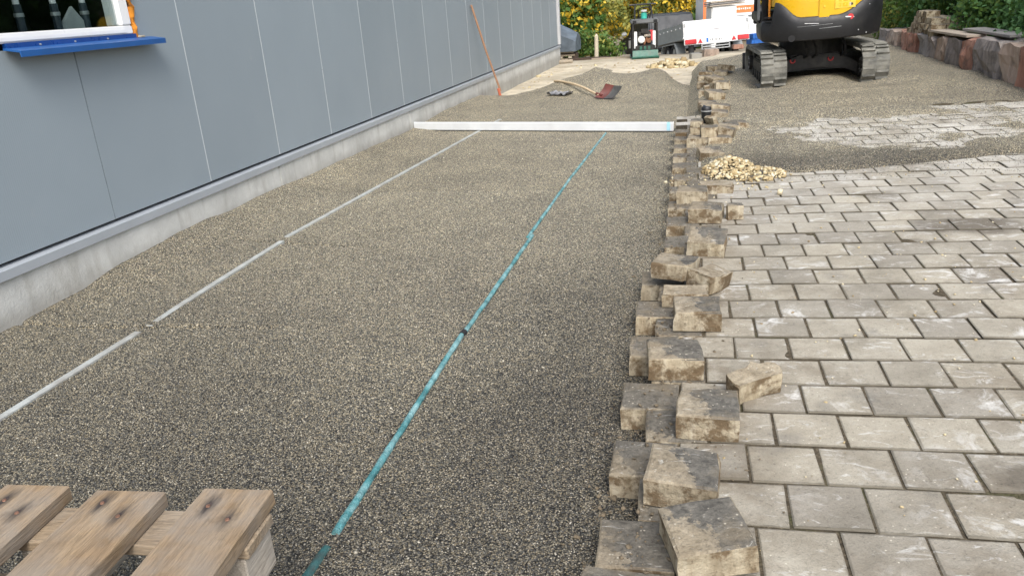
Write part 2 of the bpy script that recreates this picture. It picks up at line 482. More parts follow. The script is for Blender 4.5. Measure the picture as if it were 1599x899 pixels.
MT = dict(
    dirt=basic('dry_dirt', (.17, .135, .09), .95, 0, .5, 40, .004),
    gravel=gravel_mat(), pebble=pebble_mat(), sand=sand_mat(), soil=soil_mat(), paver=paver_mat(), paver_far=paver_mat('concrete_paver_field', 0.0),
    loose=loose_mat(), broken=loose_mat('broken_paver', .12), edge=loose_mat('edge_paver', .9, .42), panel=panel_mat(), concrete=concrete_mat(),
    plinth=concrete_mat('plinth_concrete', (.56, .56, .53)),
    joint=basic('joint_highlight', (.56, .60, .62), .35, .2, .05, 4), joint_dark=basic('grey_joint', (.05, .055, .06), .5),  # the bright one paints the highlight on the joint edges
    trim=basic('grey_trim', (.33, .355, .38), .38, 0, .05, 4),
    trim_light=basic('light_trim', (.52, .53, .54), .4, 0, .05, 4),
    black=basic('black_gap', (.012, .012, .013), .8),
    white=basic('white_plastic', (.80, .80, .79), .35, 0, .04, 5),
    blue=basic('blue_sheet', (.014, .088, .285), .38, 0, .12, 7),
    bluefilm=basic('blue_film', (.009, .055, .23), .3, 0, .15, 9),
    foam=basic('orange_foam', (.72, .26, .02), .75, 0, .3, 18, .004),
    glass=glass_mat(), room=basic('dark_room', (.03, .035, .035), .9),
    grey_card=basic('grey_board', (.42, .43, .42), .7),
    dark_post=basic('dark_post', (.03, .04, .055), .4),
    alu=basic('aluminium', (.74, .77, .80), .38, .3, .06, 5, 0, (.55, .55, .54), .25),
    rail=basic('galvanised_steel', (.50, .525, .51), .45, .25, .14, 14, .001, (.30, .275, .235), .65),
    teal=basic('teal_film', (.06, .22, .235), .16, 0, .45, 20, .008, (.42, .64, .65), .6),  # the second, pale tone paints highlights along the pipe
    tealdark=basic('teal_dark', (.02, .12, .12), .4, 0, .4, 20, .004, (.07, .065, .055), .7),
    cyan=basic('pale_blue', (.35, .62, .75), .5),
    wood=wood_mat('pallet_wood', (.33, .238, .142), (.185, .125, .075), grey=.55, knots=True),
    wood2=wood_mat('pallet_wood_cross', (.36, .28, .19), (.21, .155, .10), grey=.5, axis=0),
    woodgrey=wood_mat('grey_block_wood', (.50, .45, .38), (.38, .33, .27), grey=.7),
    knot=basic('dark_knot', (.045, .032, .028), .8, 0, .5, 60),
    nail=basic('nail_head', (.28, .15, .10), .5, .5, .3, 90),
    pole=wood_mat('pole_wood', (.46, .27, .17), (.34, .19, .115), axis=1),
    ash=wood_mat('handle_wood', (.62, .50, .34), (.50, .38, .24), axis=0),
    orange=basic('orange_plastic', (.55, .15, .08), .5),
    shovel=basic('red_shovel', (.125, .026, .02), .5, 0, .35, 14, .002, (.07, .06, .055), .5),
    shovel2=basic('worn_steel', (.10, .10, .098), .45, .5, .3, 16),
    rag=basic('grey_cloth', (.25, .25, .26), .9, 0, .6, 16, .003),
    rust=basic('rusty_metal', (.20, .085, .04), .7, .2, .5, 20, .003, (.3, .2, .12), .4),
    ex_black=basic('black_cast', (.011, .011, .012), .5, 0, .3, 5, .001, (.055, .052, .046), .25),
    ex_dark=basic('dark_steel', (.022, .021, .02), .55, .2, .4, 9, .002, (.10, .09, .075), .4),
    ex_yellow=basic('yellow_paint', (.68, .40, .008), .32, 0, .06, 4, 0, (.42, .27, .05), .3),
    ex_yellow2=basic('yellow_decal', (.70, .50, .05), .4, 0, .1, 12),
    track=basic('dusty_rubber', (.085, .085, .076), .85, 0, .4, 7, .005, (.30, .29, .25), .75),
    trackin=basic('dark_rubber', (.05, .05, .047), .85, 0, .3, 10),
    red=basic('red_plastic', (.50, .035, .04), .35, 0, .2, 8),
    cabglass=glass_mat('cab_glass', (.4, .45, .45)),
    paint_white=basic('white_paint', (.82, .82, .82), .35, 0, .04, 2),
    grey_side=basic('grey_aluminium', (.27, .29, .29), .45, .1, .1, 3),
    galv=basic('galvanised', (.42, .43, .43), .45, .5, .15, 9),
    tyre=basic('tyre_rubber', (.02, .02, .021), .8),
    suv=basic('dark_grey_paint', (.016, .020, .026), .5, 0, .1, 2),
    suvglass=basic('tinted_glass', (.012, .015, .02), .45, 0, .2, 2),
    grey_plastic=basic('grey_plastic', (.12, .125, .13), .5),
    green=basic('green_machine_paint', (.02, .12, .085), .4, 0, .25, 8, 0, (.15, .13, .1), .4),
    teal_tank=basic('teal_tank', (.05, .42, .33), .35),
    engine=basic('engine_metal', (.42, .37, .31), .5, .3, .45, 26, .004, (.08, .04, .03), .6),
    plate_blue=basic('plate_blue', (.02, .16, .55), .4),
    crate_blue=basic('crate_blue', (.02, .12, .42), .45, 0, .2, 5),
    tarp=basic('grey_tarp', (.10, .125, .15), .55, 0, .3, 5, .01),
    oldwood=wood_mat('old_wood', (.45, .38, .28), (.27, .22, .16), grey=.4, axis=0),
    palewood=wood_mat('pale_post_wood', (.60, .54, .42), (.48, .42, .31)),
    darkwood=wood_mat('dark_beam', (.10, .07, .05), (.05, .035, .03), axis=0),
    chip=chip_mat(), film=basic('white_wrap', (.72, .72, .70), .4, 0, .12, 4, .01),
    orange_sign=basic('orange_panel', (.75, .20, .06), .5, 0, .15, 3),
    red_stone=stone_mat('red_sandstone', (.35, .185, .135), (.20, .10, .075), (.48, .31, .24)),
    brown_stone=stone_mat('brown_sandstone', (.37, .285, .23), (.21, .165, .135), (.50, .43, .36)),
    grey_stone=stone_mat('grey_sandstone', (.25, .222, .205), (.14, .125, .118), (.41, .365, .335)),
    pale_stone=stone_mat('pale_sandstone', (.27, .255, .245), (.18, .165, .155), (.36, .34, .32)),
    board_grey=wood_mat('weathered_board', (.33, .32, .31), (.20, .19, .185), grey=.6),
    board_pale=wood_mat('pale_board', (.52, .45, .37), (.40, .33, .26), grey=.3),
    bark=basic('bark', (.13, .10, .07), .9, 0, .4, 14, .01),
    leaf_green=leaf_mat('leaf_green', [(0, (.03, .07, .018)), (.5, (.08, .16, .035)), (.85, (.15, .22, .05)), (1, (.28, .28, .06))]),
    leaf_mid=leaf_mat('leaf_olive', [(0, (.07, .10, .025)), (.4, (.17, .20, .05)), (.75, (.35, .33, .08)), (1, (.58, .46, .09))]),
    leaf_yellow=leaf_mat('leaf_yellow', [(0, (.20, .15, .02)), (.35, (.48, .33, .03)), (.75, (.70, .50, .05)), (1, (.76, .60, .12))]),
    leaf_orange=leaf_mat('leaf_orange', [(0, (.14, .06, .012)), (.4, (.36, .16, .02)), (.8, (.55, .27, .03)), (1, (.6, .4, .06))]),
    leaf_hedge=leaf_mat('leaf_hedge', [(0, (.035, .085, .032)), (.5, (.085, .19, .065)), (.85, (.14, .28, .10)), (1, (.22, .36, .14))]),
    leaf_fern=leaf_mat('leaf_fern', [(0, (.2, .2, .03)), (.6, (.42, .38, .07)), (1, (.55, .46, .12))]),
    grass=leaf_mat('grass_blade', [(0, (.05, .09, .015)), (1, (.16, .2, .05))]),
)


# ------------------------------------------------------------------ mesh helper
class MB:
    def __init__(s):
        s.v = []; s.f = []; s.mi = []; s.cur = 0

    def add(s, vs, fs):
        o = len(s.v)
        s.v += [tuple(v) for v in vs]
        s.f += [tuple(i + o for i in f) for f in fs]
        s.mi += [s.cur] * len(fs)
        return s

    def box(s, c, d, rot=None):
        x, y, z = d[0] / 2, d[1] / 2, d[2] / 2
        vs = [Vector(p) for p in ((-x, -y, -z), (x, -y, -z), (x, y, -z), (-x, y, -z), (-x, -y, z), (x, -y, z), (x, y, z), (-x, y, z))]
        if rot is not None:
            vs = [rot @ v for v in vs]
        c = Vector(c)
        return s.add([v + c for v in vs], [(0, 3, 2, 1), (4, 5, 6, 7), (0, 1, 5, 4), (1, 2, 6, 5), (2, 3, 7, 6), (3, 0, 4, 7)])

    def bar(s, a, b, w, h):
        a, b = Vector(a), Vector(b)
        q = (b - a).to_track_quat('Y', 'Z').to_matrix()
        return s.box((a + b) / 2, (w, (b - a).length, h), q)

    def cyl(s, a, b, ra, rb=None, n=16, cap=True):
        rb = ra if rb is None else rb
        a, b = Vector(a), Vector(b)
        q = (b - a).to_track_quat('Z', 'Y').to_matrix()
        vs = []
        for c, r in ((a, ra), (b, rb)):
            for i in range(n):
                t = 2 * math.pi * i / n
                vs.append(c + q @ Vector((r * math.cos(t), r * math.sin(t), 0)))
        fs = [(i, (i + 1) % n, n + (i + 1) % n, n + i) for i in range(n)]
        if cap:
            fs += [tuple(range(n))[::-1], tuple(range(n, 2 * n))]
        return s.add(vs, fs)

    def tube(s, pts, r, n=10):
        pts = [Vector(p) for p in pts]
        rs = r if isinstance(r, (list, tuple)) else [r] * len(pts)
        vs = []
        for k, p in enumerate(pts):
            d = (pts[min(k + 1, len(pts) - 1)] - pts[max(k - 1, 0)]).normalized()
            q = d.to_track_quat('Z', 'Y').to_matrix()
            for i in range(n):
                t = 2 * math.pi * i / n
                vs.append(p + q @ Vector((rs[k] * math.cos(t), rs[k] * math.sin(t), 0)))
        fs = []
        for k in range(len(pts) - 1):
            for i in range(n):
                a, b = k * n + i, k * n + (i + 1) % n
                fs.append((a, b, b + n, a + n))
        m = (len(pts) - 1) * n
        fs += [tuple(range(n))[::-1], tuple(range(m, m + n))]
        return s.add(vs, fs)

    def prism(s, poly, axis, lo, hi):
        """2D polygon extruded along an axis: 'x' poly=(y,z), 'y' poly=(x,z), 'z' poly=(x,y)"""
        def P(p, t):
            return {'x': (t, p[0], p[1]), 'y': (p[0], t, p[1]), 'z': (p[0], p[1], t)}[axis]
        n = len(poly)
        vs = [P(p, lo) for p in poly] + [P(p, hi) for p in poly]
        fs = [tuple(range(n))[::-1], tuple(range(n, 2 * n))] + [(i, (i + 1) % n, n + (i + 1) % n, n + i) for i in range(n)]
        return s.add(vs, fs)

    def mesh(s, name, mats, bevel=0, seg=2, smooth=False):
        me = bpy.data.meshes.new(name)
        me.from_pydata(s.v, [], s.f)
        mats = mats if isinstance(mats, (list, tuple)) else [mats]
        for m in mats:
            me.materials.append(m)
        if len(mats) > 1:
            me.polygons.foreach_set('material_index', s.mi)
        bm = bmesh.new()
        bm.from_mesh(me)
        bmesh.ops.recalc_face_normals(bm, faces=bm.faces)
        if bevel:
            es = [e for e in bm.edges if len(e.link_faces) == 2 and e.calc_face_angle(0) > .5]
            bmesh.ops.bevel(bm, geom=es, offset=bevel, segments=seg, affect='EDGES', clamp_overlap=True)
        bm.to_mesh(me)
        bm.free()
        if smooth:
            me.polygons.foreach_set('use_smooth', [True] * len(me.polygons))
            try:
                me.set_sharp_from_angle(angle=R(40))
            except Exception:
                pass
        me.update()
        return me

    def build(s, name, mats, parent=None, bevel=0, seg=2, smooth=False, loc=None):
        return link(name, s.mesh(name, mats, bevel, seg, smooth), parent, loc)


def link(name, me, parent=None, loc=None, rot=None):
    o = bpy.data.objects.new(name, me)
    COL.objects.link(o)
    if parent is not None:
        o.parent = parent
    if loc is not None:
        o.location = loc
    if rot is not None:
        o.rotation_euler = rot
    return o


def tag(o, label, cat=None, group=None, kind=None):
    o['label'] = label
    if cat: o['category'] = cat
    if group: o['group'] = group
    if kind: o['kind'] = kind
    return o


def thing(name, label, cat, loc=(0, 0, 0), rotz=0.0, group=None):
    o = bpy.data.objects.new(name, None)
    COL.objects.link(o)
    o.location = loc
    o.rotation_euler = (0, 0, rotz)
    o.empty_display_size = .1
    return tag(o, label, cat, group)


def np_mesh(name, verts, faces, mat, parent=None, smooth=False):
    verts = np.asarray(verts, dtype=np.float32)
    faces = np.asarray(faces, dtype=np.int32)
    me = bpy.data.meshes.new(name)
    k = faces.shape[1]
    me.vertices.add(len(verts))
    me.vertices.foreach_set('co', verts.ravel())
    me.loops.add(faces.size)
    me.loops.foreach_set('vertex_index', faces.ravel())
    me.polygons.add(len(faces))
    me.polygons.foreach_set('loop_start', np.arange(0, faces.size, k, dtype=np.int32))
    me.polygons.foreach_set('loop_total', np.full(len(faces), k, dtype=np.int32))
    if smooth:
        me.polygons.foreach_set('use_smooth', np.ones(len(faces), dtype=bool))
    me.materials.append(mat)
    me.update(calc_edges=True)
    return link(name, me, parent)


def heightfield(name, xs, ys, fn, mat, smooth=True, parent=None):
    X, Y = np.meshgrid(xs, ys)
    Z = fn(X, Y)
    v = np.stack([X, Y, Z], -1).reshape(-1, 3)
    nx, ny = len(xs), len(ys)
    i = np.arange(ny - 1)[:, None] * nx + np.arange(nx - 1)[None, :]
    f = np.stack([i, i + 1, i + nx + 1, i + nx], -1).reshape(-1, 4)
    return np_mesh(name, v, f, mat, parent, smooth)


def sst(e0, e1, x):
    t = np.clip((x - e0) / (e1 - e0), 0, 1)
    return t * t * (3 - 2 * t)


def vnoise(X, Y, scale, seed=0):
    """smooth value noise on arrays, about -1..1"""
    X = np.asarray(X, float) * scale + seed * 17.31
    Y = np.asarray(Y, float) * scale + seed * 9.77
    xi, yi = np.floor(X), np.floor(Y)
    fx, fy = X - xi, Y - yi
    fx, fy = fx * fx * (3 - 2 * fx), fy * fy * (3 - 2 * fy)

    def h(a, b):
        t = np.sin(a * 127.1 + b * 311.7) * 43758.5453
        return (t - np.floor(t)) * 2 - 1
    return (h(xi, yi) * (1 - fx) + h(xi + 1, yi) * fx) * (1 - fy) + (h(xi, yi + 1) * (1 - fx) + h(xi + 1, yi + 1) * fx) * fy


def fbm(X, Y, scale, seed=0, oct=4):
    s, a = 0, 1
    for k in range(oct):
        s = s + a * vnoise(X, Y, scale * 2 ** k, seed + k)
        a *= .5
    return s / 1.9


# ------------------------------------------------------------------ terrain
ZP, TX, TY = .075, .017, .007


def pave_z(x, y):
    return ZP + TX * x + TY * y


def ground_z(x, y):
    base = np.full_like(np.asarray(x, float), -.11) - .062 * np.clip(np.asarray(y, float) - 20.5, 0, 17)
    right = sst(-.1, .5, x) * (1 - sst(17, 20, y)) * sst(0, .6, np.asarray(y, float) - .2) * (pave_z(x, y) - .10 + .11)
    bank = sst(3.75, 4.3, x) * .62 * sst(3.5, 5.2, y) * (1 - sst(17, 23, y))
    hill = sst(44, 110, y) * 9
    rough = fbm(x, y, .9, 3) * .02 * sst(10, 13, y)
    return base + right + bank + hill + rough


axs = np.concatenate([np.linspace(-150, -6, 24), np.linspace(-5.6, 7, 80), np.linspace(8, 150, 24)])
ays = np.concatenate([np.linspace(-80, -1, 16), np.linspace(-.5, 45, 190), np.linspace(48, 250, 30)])
g = heightfield('ground', axs, ays, ground_z, MT['sand'])
tag(g, 'pale sandy ground of the building site around the yard', kind='structure')

WALL_H = ([0, 2.95, 3.46, 3.8, 4.36, 5.4, 7.5, 8.9, 10.5, 11.8, 12.9, 14], [.02, .021, .036, .08, .10, .083, .06, .033, .08, .05, .0, .0])
YEND = ([-3.5, -3.0, -2.3, -1.8, -1.2, -.6, -.2, .3], [12.3, 12.5, 13.0, 13.9, 13.9, 13.4, 12.7, 12.2])


def bed_z(x, y):
    x = np.asarray(x, float); y = np.asarray(y, float)
    z = .0035 * fbm(x, y, 2.2, 1) + .0022 * fbm(x, y, 11, 5)
    z += np.interp(y, *WALL_H) * sst(-2.95, -3.38, x) * (1 + .25 * fbm(x * 2, y, 3, 8))
    far = sst(9.6, 11.0, y)
    z += far * .028 * fbm(x, y, 2.4, 21)
    ridge = np.exp(-((y - 12.9 - .25 * (x + 1)) / .95) ** 2) * sst(-2.75, -1.9, x) * (1 - sst(-.75, -.1, x))
    z += .24 * ridge * (1 + .16 * vnoise(x, y, 2.1, 33))
    z -= np.clip(y - np.interp(x, *YEND) - .15 * vnoise(x, y, 2.5, 4), 0, 3) * .45
    # raked furrow and screed marks
    z -= .024 * np.exp(-((y - 3.045 - .06 * (x + 2.6)) / .017) ** 2) * sst(-1.75, -2.3, x) * (1 + .6 * vnoise(x, y, 9, 2))
    z -= .014 * np.exp(-((y - 4.44 + .16 * (x + 2.6)) / .018) ** 2) * sst(-3.3, -2.9, x) * sst(-1.9, -2.3, x)
    # falls away under the paver edge, untidy there
    z += sst(-.5, -.2, x) * (.005 * fbm(x, y, 5, 13) + .002)
    z -= sst(-.1, .15, x) * .045
    return z


bx_ = np.linspace(-3.42, .22, 120)
by_ = np.concatenate([np.arange(.3, 2.85, .03), np.arange(2.85, 3.2, .008), np.arange(3.2, 4.25, .03), np.arange(4.25, 4.65, .01), np.arange(4.65, 6, .03), np.arange(6, 17, .06)])
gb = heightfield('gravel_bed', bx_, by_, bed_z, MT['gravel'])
tag(gb, 'levelled bed of fine dark gravel beside the grey wall', kind='structure')


def spill_off(x, y):
    x = np.asarray(x, float); y = np.asarray(y, float)
    wig = .07 * fbm(x, y, 2.5, 6)
    yf = np.interp(x, [-.2, .1, .45, .7, 1.05, 1.45, 1.8, 2.25, 3.4], [5.4, 5.85, 5.8, 5.62, 5.66, 5.77, 5.87, 6.0, 6.2]) + wig * .6
    o = -.03 + .06 * sst(0, .22, y - yf)
    o += .012 * fbm(x, y, 3, 15) * sst(.1, .4, y - yf)
    # swept patch where the pavers show through
    d = ((x - 1.72 - .1 * (y - 7.2)) / 1.18) ** 2 + ((y - 7.3) / 1.02) ** 2 + .55 * fbm(x, y, 2.0, 9)
    d = d + .45 * fbm(x, y, 7, 51)
    m = 1 - sst(.15, 1.25, d)
    o = o * (1 - m) + m * (-.012 + .017 * fbm(x, y, 5.5, 18))
    d2 = ((x - 2.75) / .55) ** 2 + ((y - 8.6) / 1.3) ** 2 + .5 * fbm(x, y, 2.0, 29)
    m2 = 1 - sst(.5, 1.2, d2)
    o = o * (1 - m2) + m2 * (-.004 + .015 * fbm(x, y, 5.5, 19))
    # heaps round the tracks and beyond
    o += .06 * np.exp(-((x - 1.45) / .33) ** 2 - ((y - 10.65) / .5) ** 2) * (1 + .3 * vnoise(x, y, 4, 3))
    o -= .05 * np.exp(-((x - .87) / .24) ** 4 - ((y - 10.9) / .5) ** 4) + .05 * np.exp(-((x - 2.1) / .24) ** 4 - ((y - 10.9) / .5) ** 4)
    o += .025 * fbm(x, y, 2.2, 41) * sst(8.3, 9.2, y)
    o += .03 * np.exp(-((x - .9) / .8) ** 2 - ((y - 9.3) / .5) ** 2)
    o += .06 * np.exp(-((x - .85) / .55) ** 2 - ((y - 15.9) / .8) ** 2)
    o -= .13 * sst(12.6, 14.4, y) * (1 - sst(.5, 1.5, x))
    o += .03 * np.exp(-((x + .1) / .32) ** 2 - ((y - 14.2) / .55) ** 2)
    for (c0, k_, a_, w_, x0, x1) in ((8.75, .12, .028, .10, 1.0, 2.4), (9.55, -.2, .022, .12, .7, 2.6), (10.0, .35, .03, .15, 1.9, 3.3), (8.3, -.3, .016, .09, .3, 1.2)):
        yy = y - c0 - k_ * (x - 1.6) - .18 * vnoise(x, y, 1.9, 61)
        o += a_ * np.where(yy > 0, np.exp(-(yy / (w_ * 3.5)) ** 2), np.exp(-(yy / w_) ** 2)) * sst(x0, x0 + .3, x) * (1 - sst(x1 - .3, x1, x))
    o += .02 * sst(8.6, 9.6, y) * fbm(x, y, 1.8, 22)
    o -= sst(15.9, 17.5, y) * .6
    return o


def spill_z(x, y):
    x = np.asarray(x, float); y = np.asarray(y, float)
    e = sst(.12, -.24, x)
    return (pave_z(x, y) + spill_off(x, y)) * (1 - e) + e * (-.07 - .12 * sst(12.4, 13.4, y))


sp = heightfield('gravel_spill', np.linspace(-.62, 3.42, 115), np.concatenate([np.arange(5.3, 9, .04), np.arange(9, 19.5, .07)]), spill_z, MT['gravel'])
tag(sp, 'dark gravel spilled over the paved yard around the excavator', kind='structure')


# loose pebbles that give the gravel its relief
def pebbles(name, pts, size, mat, parent=None):
    n = len(pts)
    base = np.array([(1, 0, 0), (0, 1, 0), (-1, 0, 0), (0, -1, 0), (0, 0, 1), (0, 0, -1)], float)
    fc = np.array([(0, 1, 4), (1, 2, 4), (2, 3, 4), (3, 0, 4), (1, 0, 5), (2, 1, 5), (3, 2, 5), (0, 3, 5)])
    a = rng.uniform(0, 2 * np.pi, n)
    sx = size * rng.uniform(.6, 1.25, n); sy = size * rng.uniform(.5, 1.0, n); sz = size * rng.uniform(.4, .8, n)
    ti = rng.uniform(-.5, .5, (n, 2))
    v = base[None] + rng.uniform(-.25, .25, (n, 6, 3))
    v = v * np.stack([sx, sy, sz], -1)[:, None, :]
    v[:, :, 2] += v[:, :, 0] * ti[:, :1] + v[:, :, 1] * ti[:, 1:]
    ca, sa = np.cos(a)[:, None], np.sin(a)[:, None]
    x = v[:, :, 0] * ca - v[:, :, 1] * sa
    y = v[:, :, 0] * sa + v[:, :, 1] * ca
    v = np.stack([x, y, v[:, :, 2]], -1) + np.asarray(pts)[:, None, :]
    f = fc[None] + (np.arange(n) * 6)[:, None, None]
    return np_mesh(name, v.reshape(-1, 3), f.reshape(-1, 3), mat, parent)


N1 = 205000
py_ = 1.25 + 4.6 * rng.random(N1) ** 1.7
px_ = rng.uniform(-3.36, -.02, N1)
pz_ = bed_z(px_, py_) + rng.uniform(-.0012, .0014, N1)
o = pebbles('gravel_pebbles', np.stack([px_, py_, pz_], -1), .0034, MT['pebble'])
tag(o, 'loose fine pebbles lying on the levelled gravel bed', kind='stuff')
N3 = 2600
qx_ = rng.uniform(-3.3, -.1, N3); qy_ = 1.3 + 7.5 * rng.random(N3) ** 1.4
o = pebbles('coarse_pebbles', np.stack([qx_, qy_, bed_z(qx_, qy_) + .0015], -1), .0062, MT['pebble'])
tag(o, 'scattered coarser pebbles on the levelled gravel bed', kind='stuff')
N2 = 26000
py_ = rng.uniform(5.5, 8.4, N2); px_ = rng.uniform(-.05, 3.2, N2)
so_ = spill_off(px_, py_)
keep = (so_ > -.012) | (rng.random(N2) < .3)
px_, py_, so_ = px_[keep], py_[keep], so_[keep]
pz_ = pave_z(px_, py_) + np.maximum(so_, .002) + .001
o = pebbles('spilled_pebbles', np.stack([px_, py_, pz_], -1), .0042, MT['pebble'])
tag(o, 'loose pebbles scattered over the spilled gravel and pavers', kind='stuff')

# ------------------------------------------------------------------ paved yard
soil = heightfield('paved_yard', np.linspace(.0, 3.3, 40), np.linspace(.6, 8.6, 90), lambda x, y: pave_z(x, y) - .0055 + .004 * fbm(x, y, 9, 2), MT['soil'])
tag(soil, 'weathered grey concrete block paving of the yard', kind='structure')
A0 = R(.98)
e1 = Vector((math.cos(A0), math.sin(A0), TX)); e2 = Vector((-math.sin(A0), math.cos(A0), TY))
nn = e1.cross(e2).normalized()
PR = Matrix((e1.normalized(), e2.normalized(), nn)).transposed()
PE = PR.to_euler()
PITCH = .1955


def paver_mesh(name, w, d, h, mat, bev=.006, jit=.002, seed=0, chip=0):
    """block with a chamfer, slightly irregular outline; origin at centre of its top"""
    rr = random.Random(seed)
    def ring(ix, iy, z, j):
        return [(sx * (w / 2 - ix) + rr.uniform(-j, j), sy * (d / 2 - iy) + rr.uniform(-j, j), z + rr.uniform(-j, j) * .5)
                for sx, sy in ((-1, -1), (0, -1), (1, -1), (1, 0), (1, 1), (0, 1), (-1, 1), (-1, 0))]
    rings = [ring(0, 0, -h, jit), ring(0, 0, -h * .5, jit), ring(0, 0, -bev, jit), ring(bev, bev, -bev * .25, jit)]
    if chip:
        i = rr.choice((0, 2, 4, 6))
        for k in (2, 3):
            p = rings[k][i]
            rings[k][i] = (p[0] * (1 - .06 * chip), p[1] * (1 - .06 * chip), p[2] - .003 * chip)
    v = sum(rings, [])
    v.append((rr.uniform(-.01, .01), rr.uniform(-.01, .01), 0.0))
    f = []
    for k in range(3):
        for i in range(8):
            a, b = k * 8 + i, k * 8 + (i + 1) % 8
            f.append((a, b, b + 8, a + 8))
    for i in range(8):
        f.append((24 + i, 24 + (i + 1) % 8, 32))
    f.append(tuple(range(8))[::-1])
    me = bpy.data.meshes.new(name)
    me.from_pydata(v, [], f)
    me.materials.append(mat)
    me.update()
    return me


PW, PD = .1920, .1885
flat_meshes = [paver_mesh('paver', PW, PD, .08, MT['paver'], .004, .0011, 100 + i, .5 * (i % 3 == 0)) for i in range(8)]
edge_meshes = [paver_mesh('paver', PW, PD, .085, MT['edge'], .006, .002, 200 + i, i % 2) for i in range(5)]
half_mesh = paver_mesh('paver', .092, PD, .085, MT['loose'], .006, .002, 260)
cells = []
for k in range(10, -29, -1):
    v = 3.10 - PITCH * k - PITCH / 2
    even = (k % 2 == 0)
    u_start = (-.115 if even else -.215)
    if v > 3.9:
        u_start = (-.10 if even else -.012)
    if v > 5.6:
        u_start += .1 * random.random()
    j0 = (.485 if even else .395) + .0015 * (6 - k)
    u = j0 - 1.0
    while u < 3.15:
        if u > u_start - .06 + .0:
            cells.append((k, u + .1, v, u < u_start + .1))
        u += .2


def visible(x, y):
    d = Vector((x, y, pave_z(x, y) - 1.39))
    z = d.dot(fw)
    if z < .2: return False
    px = 799.5 + 1206.7 * d.dot(rt) / z
    py = 449.5 - 1206.7 * d.dot(up) / z
    return px < 1690 and py < 1000


allc = []
for (k, u, v, edge) in cells:
    p = e1 * u + e2 * v
    if p.y > 8.5 and not edge: continue
    vis = visible(p.x, p.y)
    if not edge:
        q = spill_off(p.x, p.y)
        if q > .012: vis = False
    allc.append((not vis, p.y, p.x, u, v, edge))
allc.sort(key=lambda t: (t[0], t[1]))
rest = MB()
for i, (nv, y_, x_, u, v, edge) in enumerate(allc):
    p = e1 * u + e2 * v + Vector((0, 0, ZP)) + nn * random.uniform(-.0035, .0022)
    if i < 297 and not nv:
        me = random.choice(edge_meshes if edge else flat_meshes)
        o = link('paver', me, soil, p)
        E3 = PE.copy()
        o.rotation_euler = (E3.x + R(random.gauss(0, .5)), E3.y + R(random.gauss(0, .5)), E3.z + R(random.gauss(0, .55)))
    elif not nv or y_ < 8.6:
        rest.box(p - nn * .04, (PW, PD, .08), PR)
if rest.v:
    o = rest.build('paving_remainder', MT['paver_far'], soil)
    o['kind'] = 'stuff'

# dirt clumps along the torn edge, on the pavers and in the sand
IV = np.array([(x, y, z) for x in (-.75, .75) for y in (-.75, .75) for z in (-.75, .75)] + [(0, 0, 1.0), (.95, 0, .1), (-.9, .1, 0), (0, -.95, .1)], float)
_bm = bmesh.new()
for v_ in IV:
    _bm.verts.new(v_)
_h = bmesh.ops.convex_hull(_bm, input=_bm.verts)
_bm.verts.index_update()
bmesh.ops.triangulate(_bm, faces=_bm.faces)
IV = np.array([v.co[:] for v in _bm.verts]); IFc = np.array([[v.index for v in f.verts] for f in _bm.faces])
_bm.free()
NV = len(IV)


def chips(name, pts, sizes, mat, flat=.7, parent=None):
    n = len(pts)
    v = IV[None] * (1 + rng.uniform(-.42, .25, (n, NV, 1)))
    sc = np.stack([rng.uniform(.7, 1.3, n), rng.uniform(.6, 1.0, n), flat * rng.uniform(.6, 1.1, n)], -1) * np.asarray(sizes)[:, None]
    v = v * sc[:, None, :]
    a = rng.uniform(0, 6.28, n); t = rng.uniform(-.6, .6, n)
    ct, st_ = np.cos(t)[:, None], np.sin(t)[:, None]
    y = v[:, :, 1] * ct - v[:, :, 2] * st_; z = v[:, :, 1] * st_ + v[:, :, 2] * ct
    ca, sa = np.cos(a)[:, None], np.sin(a)[:, None]
    x = v[:, :, 0]
    v = np.stack([x * ca - y * sa, x * sa + y * ca, z], -1) + np.asarray(pts)[:, None, :]
    f = IFc[None] + (np.arange(n) * NV)[:, None, None]
    return np_mesh(name, v.reshape(-1, 3), f.reshape(-1, 3), mat, parent)


nC = 2600
cy_ = 1.3 + 7 * rng.random(nC) ** 1.4
cx_ = -.12 + rng.normal(0, .10, nC) + np.where(cy_ > 4, .05, 0)
cz_ = np.where(cx_ < -.19, bed_z(cx_, cy_), np.where(cx_ < .0, np.where(rng.random(nC) < .5, .03, pave_z(cx_, cy_)), pave_z(cx_, cy_))) + .003
o = chips('dirt_crumbs', np.stack([cx_, cy_, cz_], -1), np.minimum(rng.gamma(1.5, .0018, nC) + .0012, .010), MT['dirt'], .5)
tag(o, 'crumbs of brown dirt strewn along the torn paver edge', kind='stuff')
nC = 420
cx_ = rng.uniform(.05, 2.6, nC); cy_ = 1.5 + 4.4 * rng.random(nC)
o = chips('stone_crumbs', np.stack([cx_, cy_, pave_z(cx_, cy_) + .002], -1), np.minimum(rng.gamma(1.4, .0018, nC) + .0012, .0065), MT['chip'], .7)
tag(o, 'tiny pale stone crumbs scattered over the paving', kind='stuff')

# ------------------------------------------------------------------ loose pavers
LG = 'loose pavers lying along the torn edge'
LM = [paver_mesh('loose_paver', .19, .18, .085, MT['loose'], .007, .003, 300 + i, .8 + .4 * (i % 3)) for i in range(7)]


def loose(x, y, zbot, yawd, label, tilt=(0, 0), me=None, h=.085, cat='paving stone', group=LG):
    m = me or random.choice(LM)
    o = link('loose_paver', m, None, (x, y, zbot + h))
    o.rotation_euler = (R(tilt[0]), R(tilt[1]), R(yawd))
    return tag(o, label, cat, group)


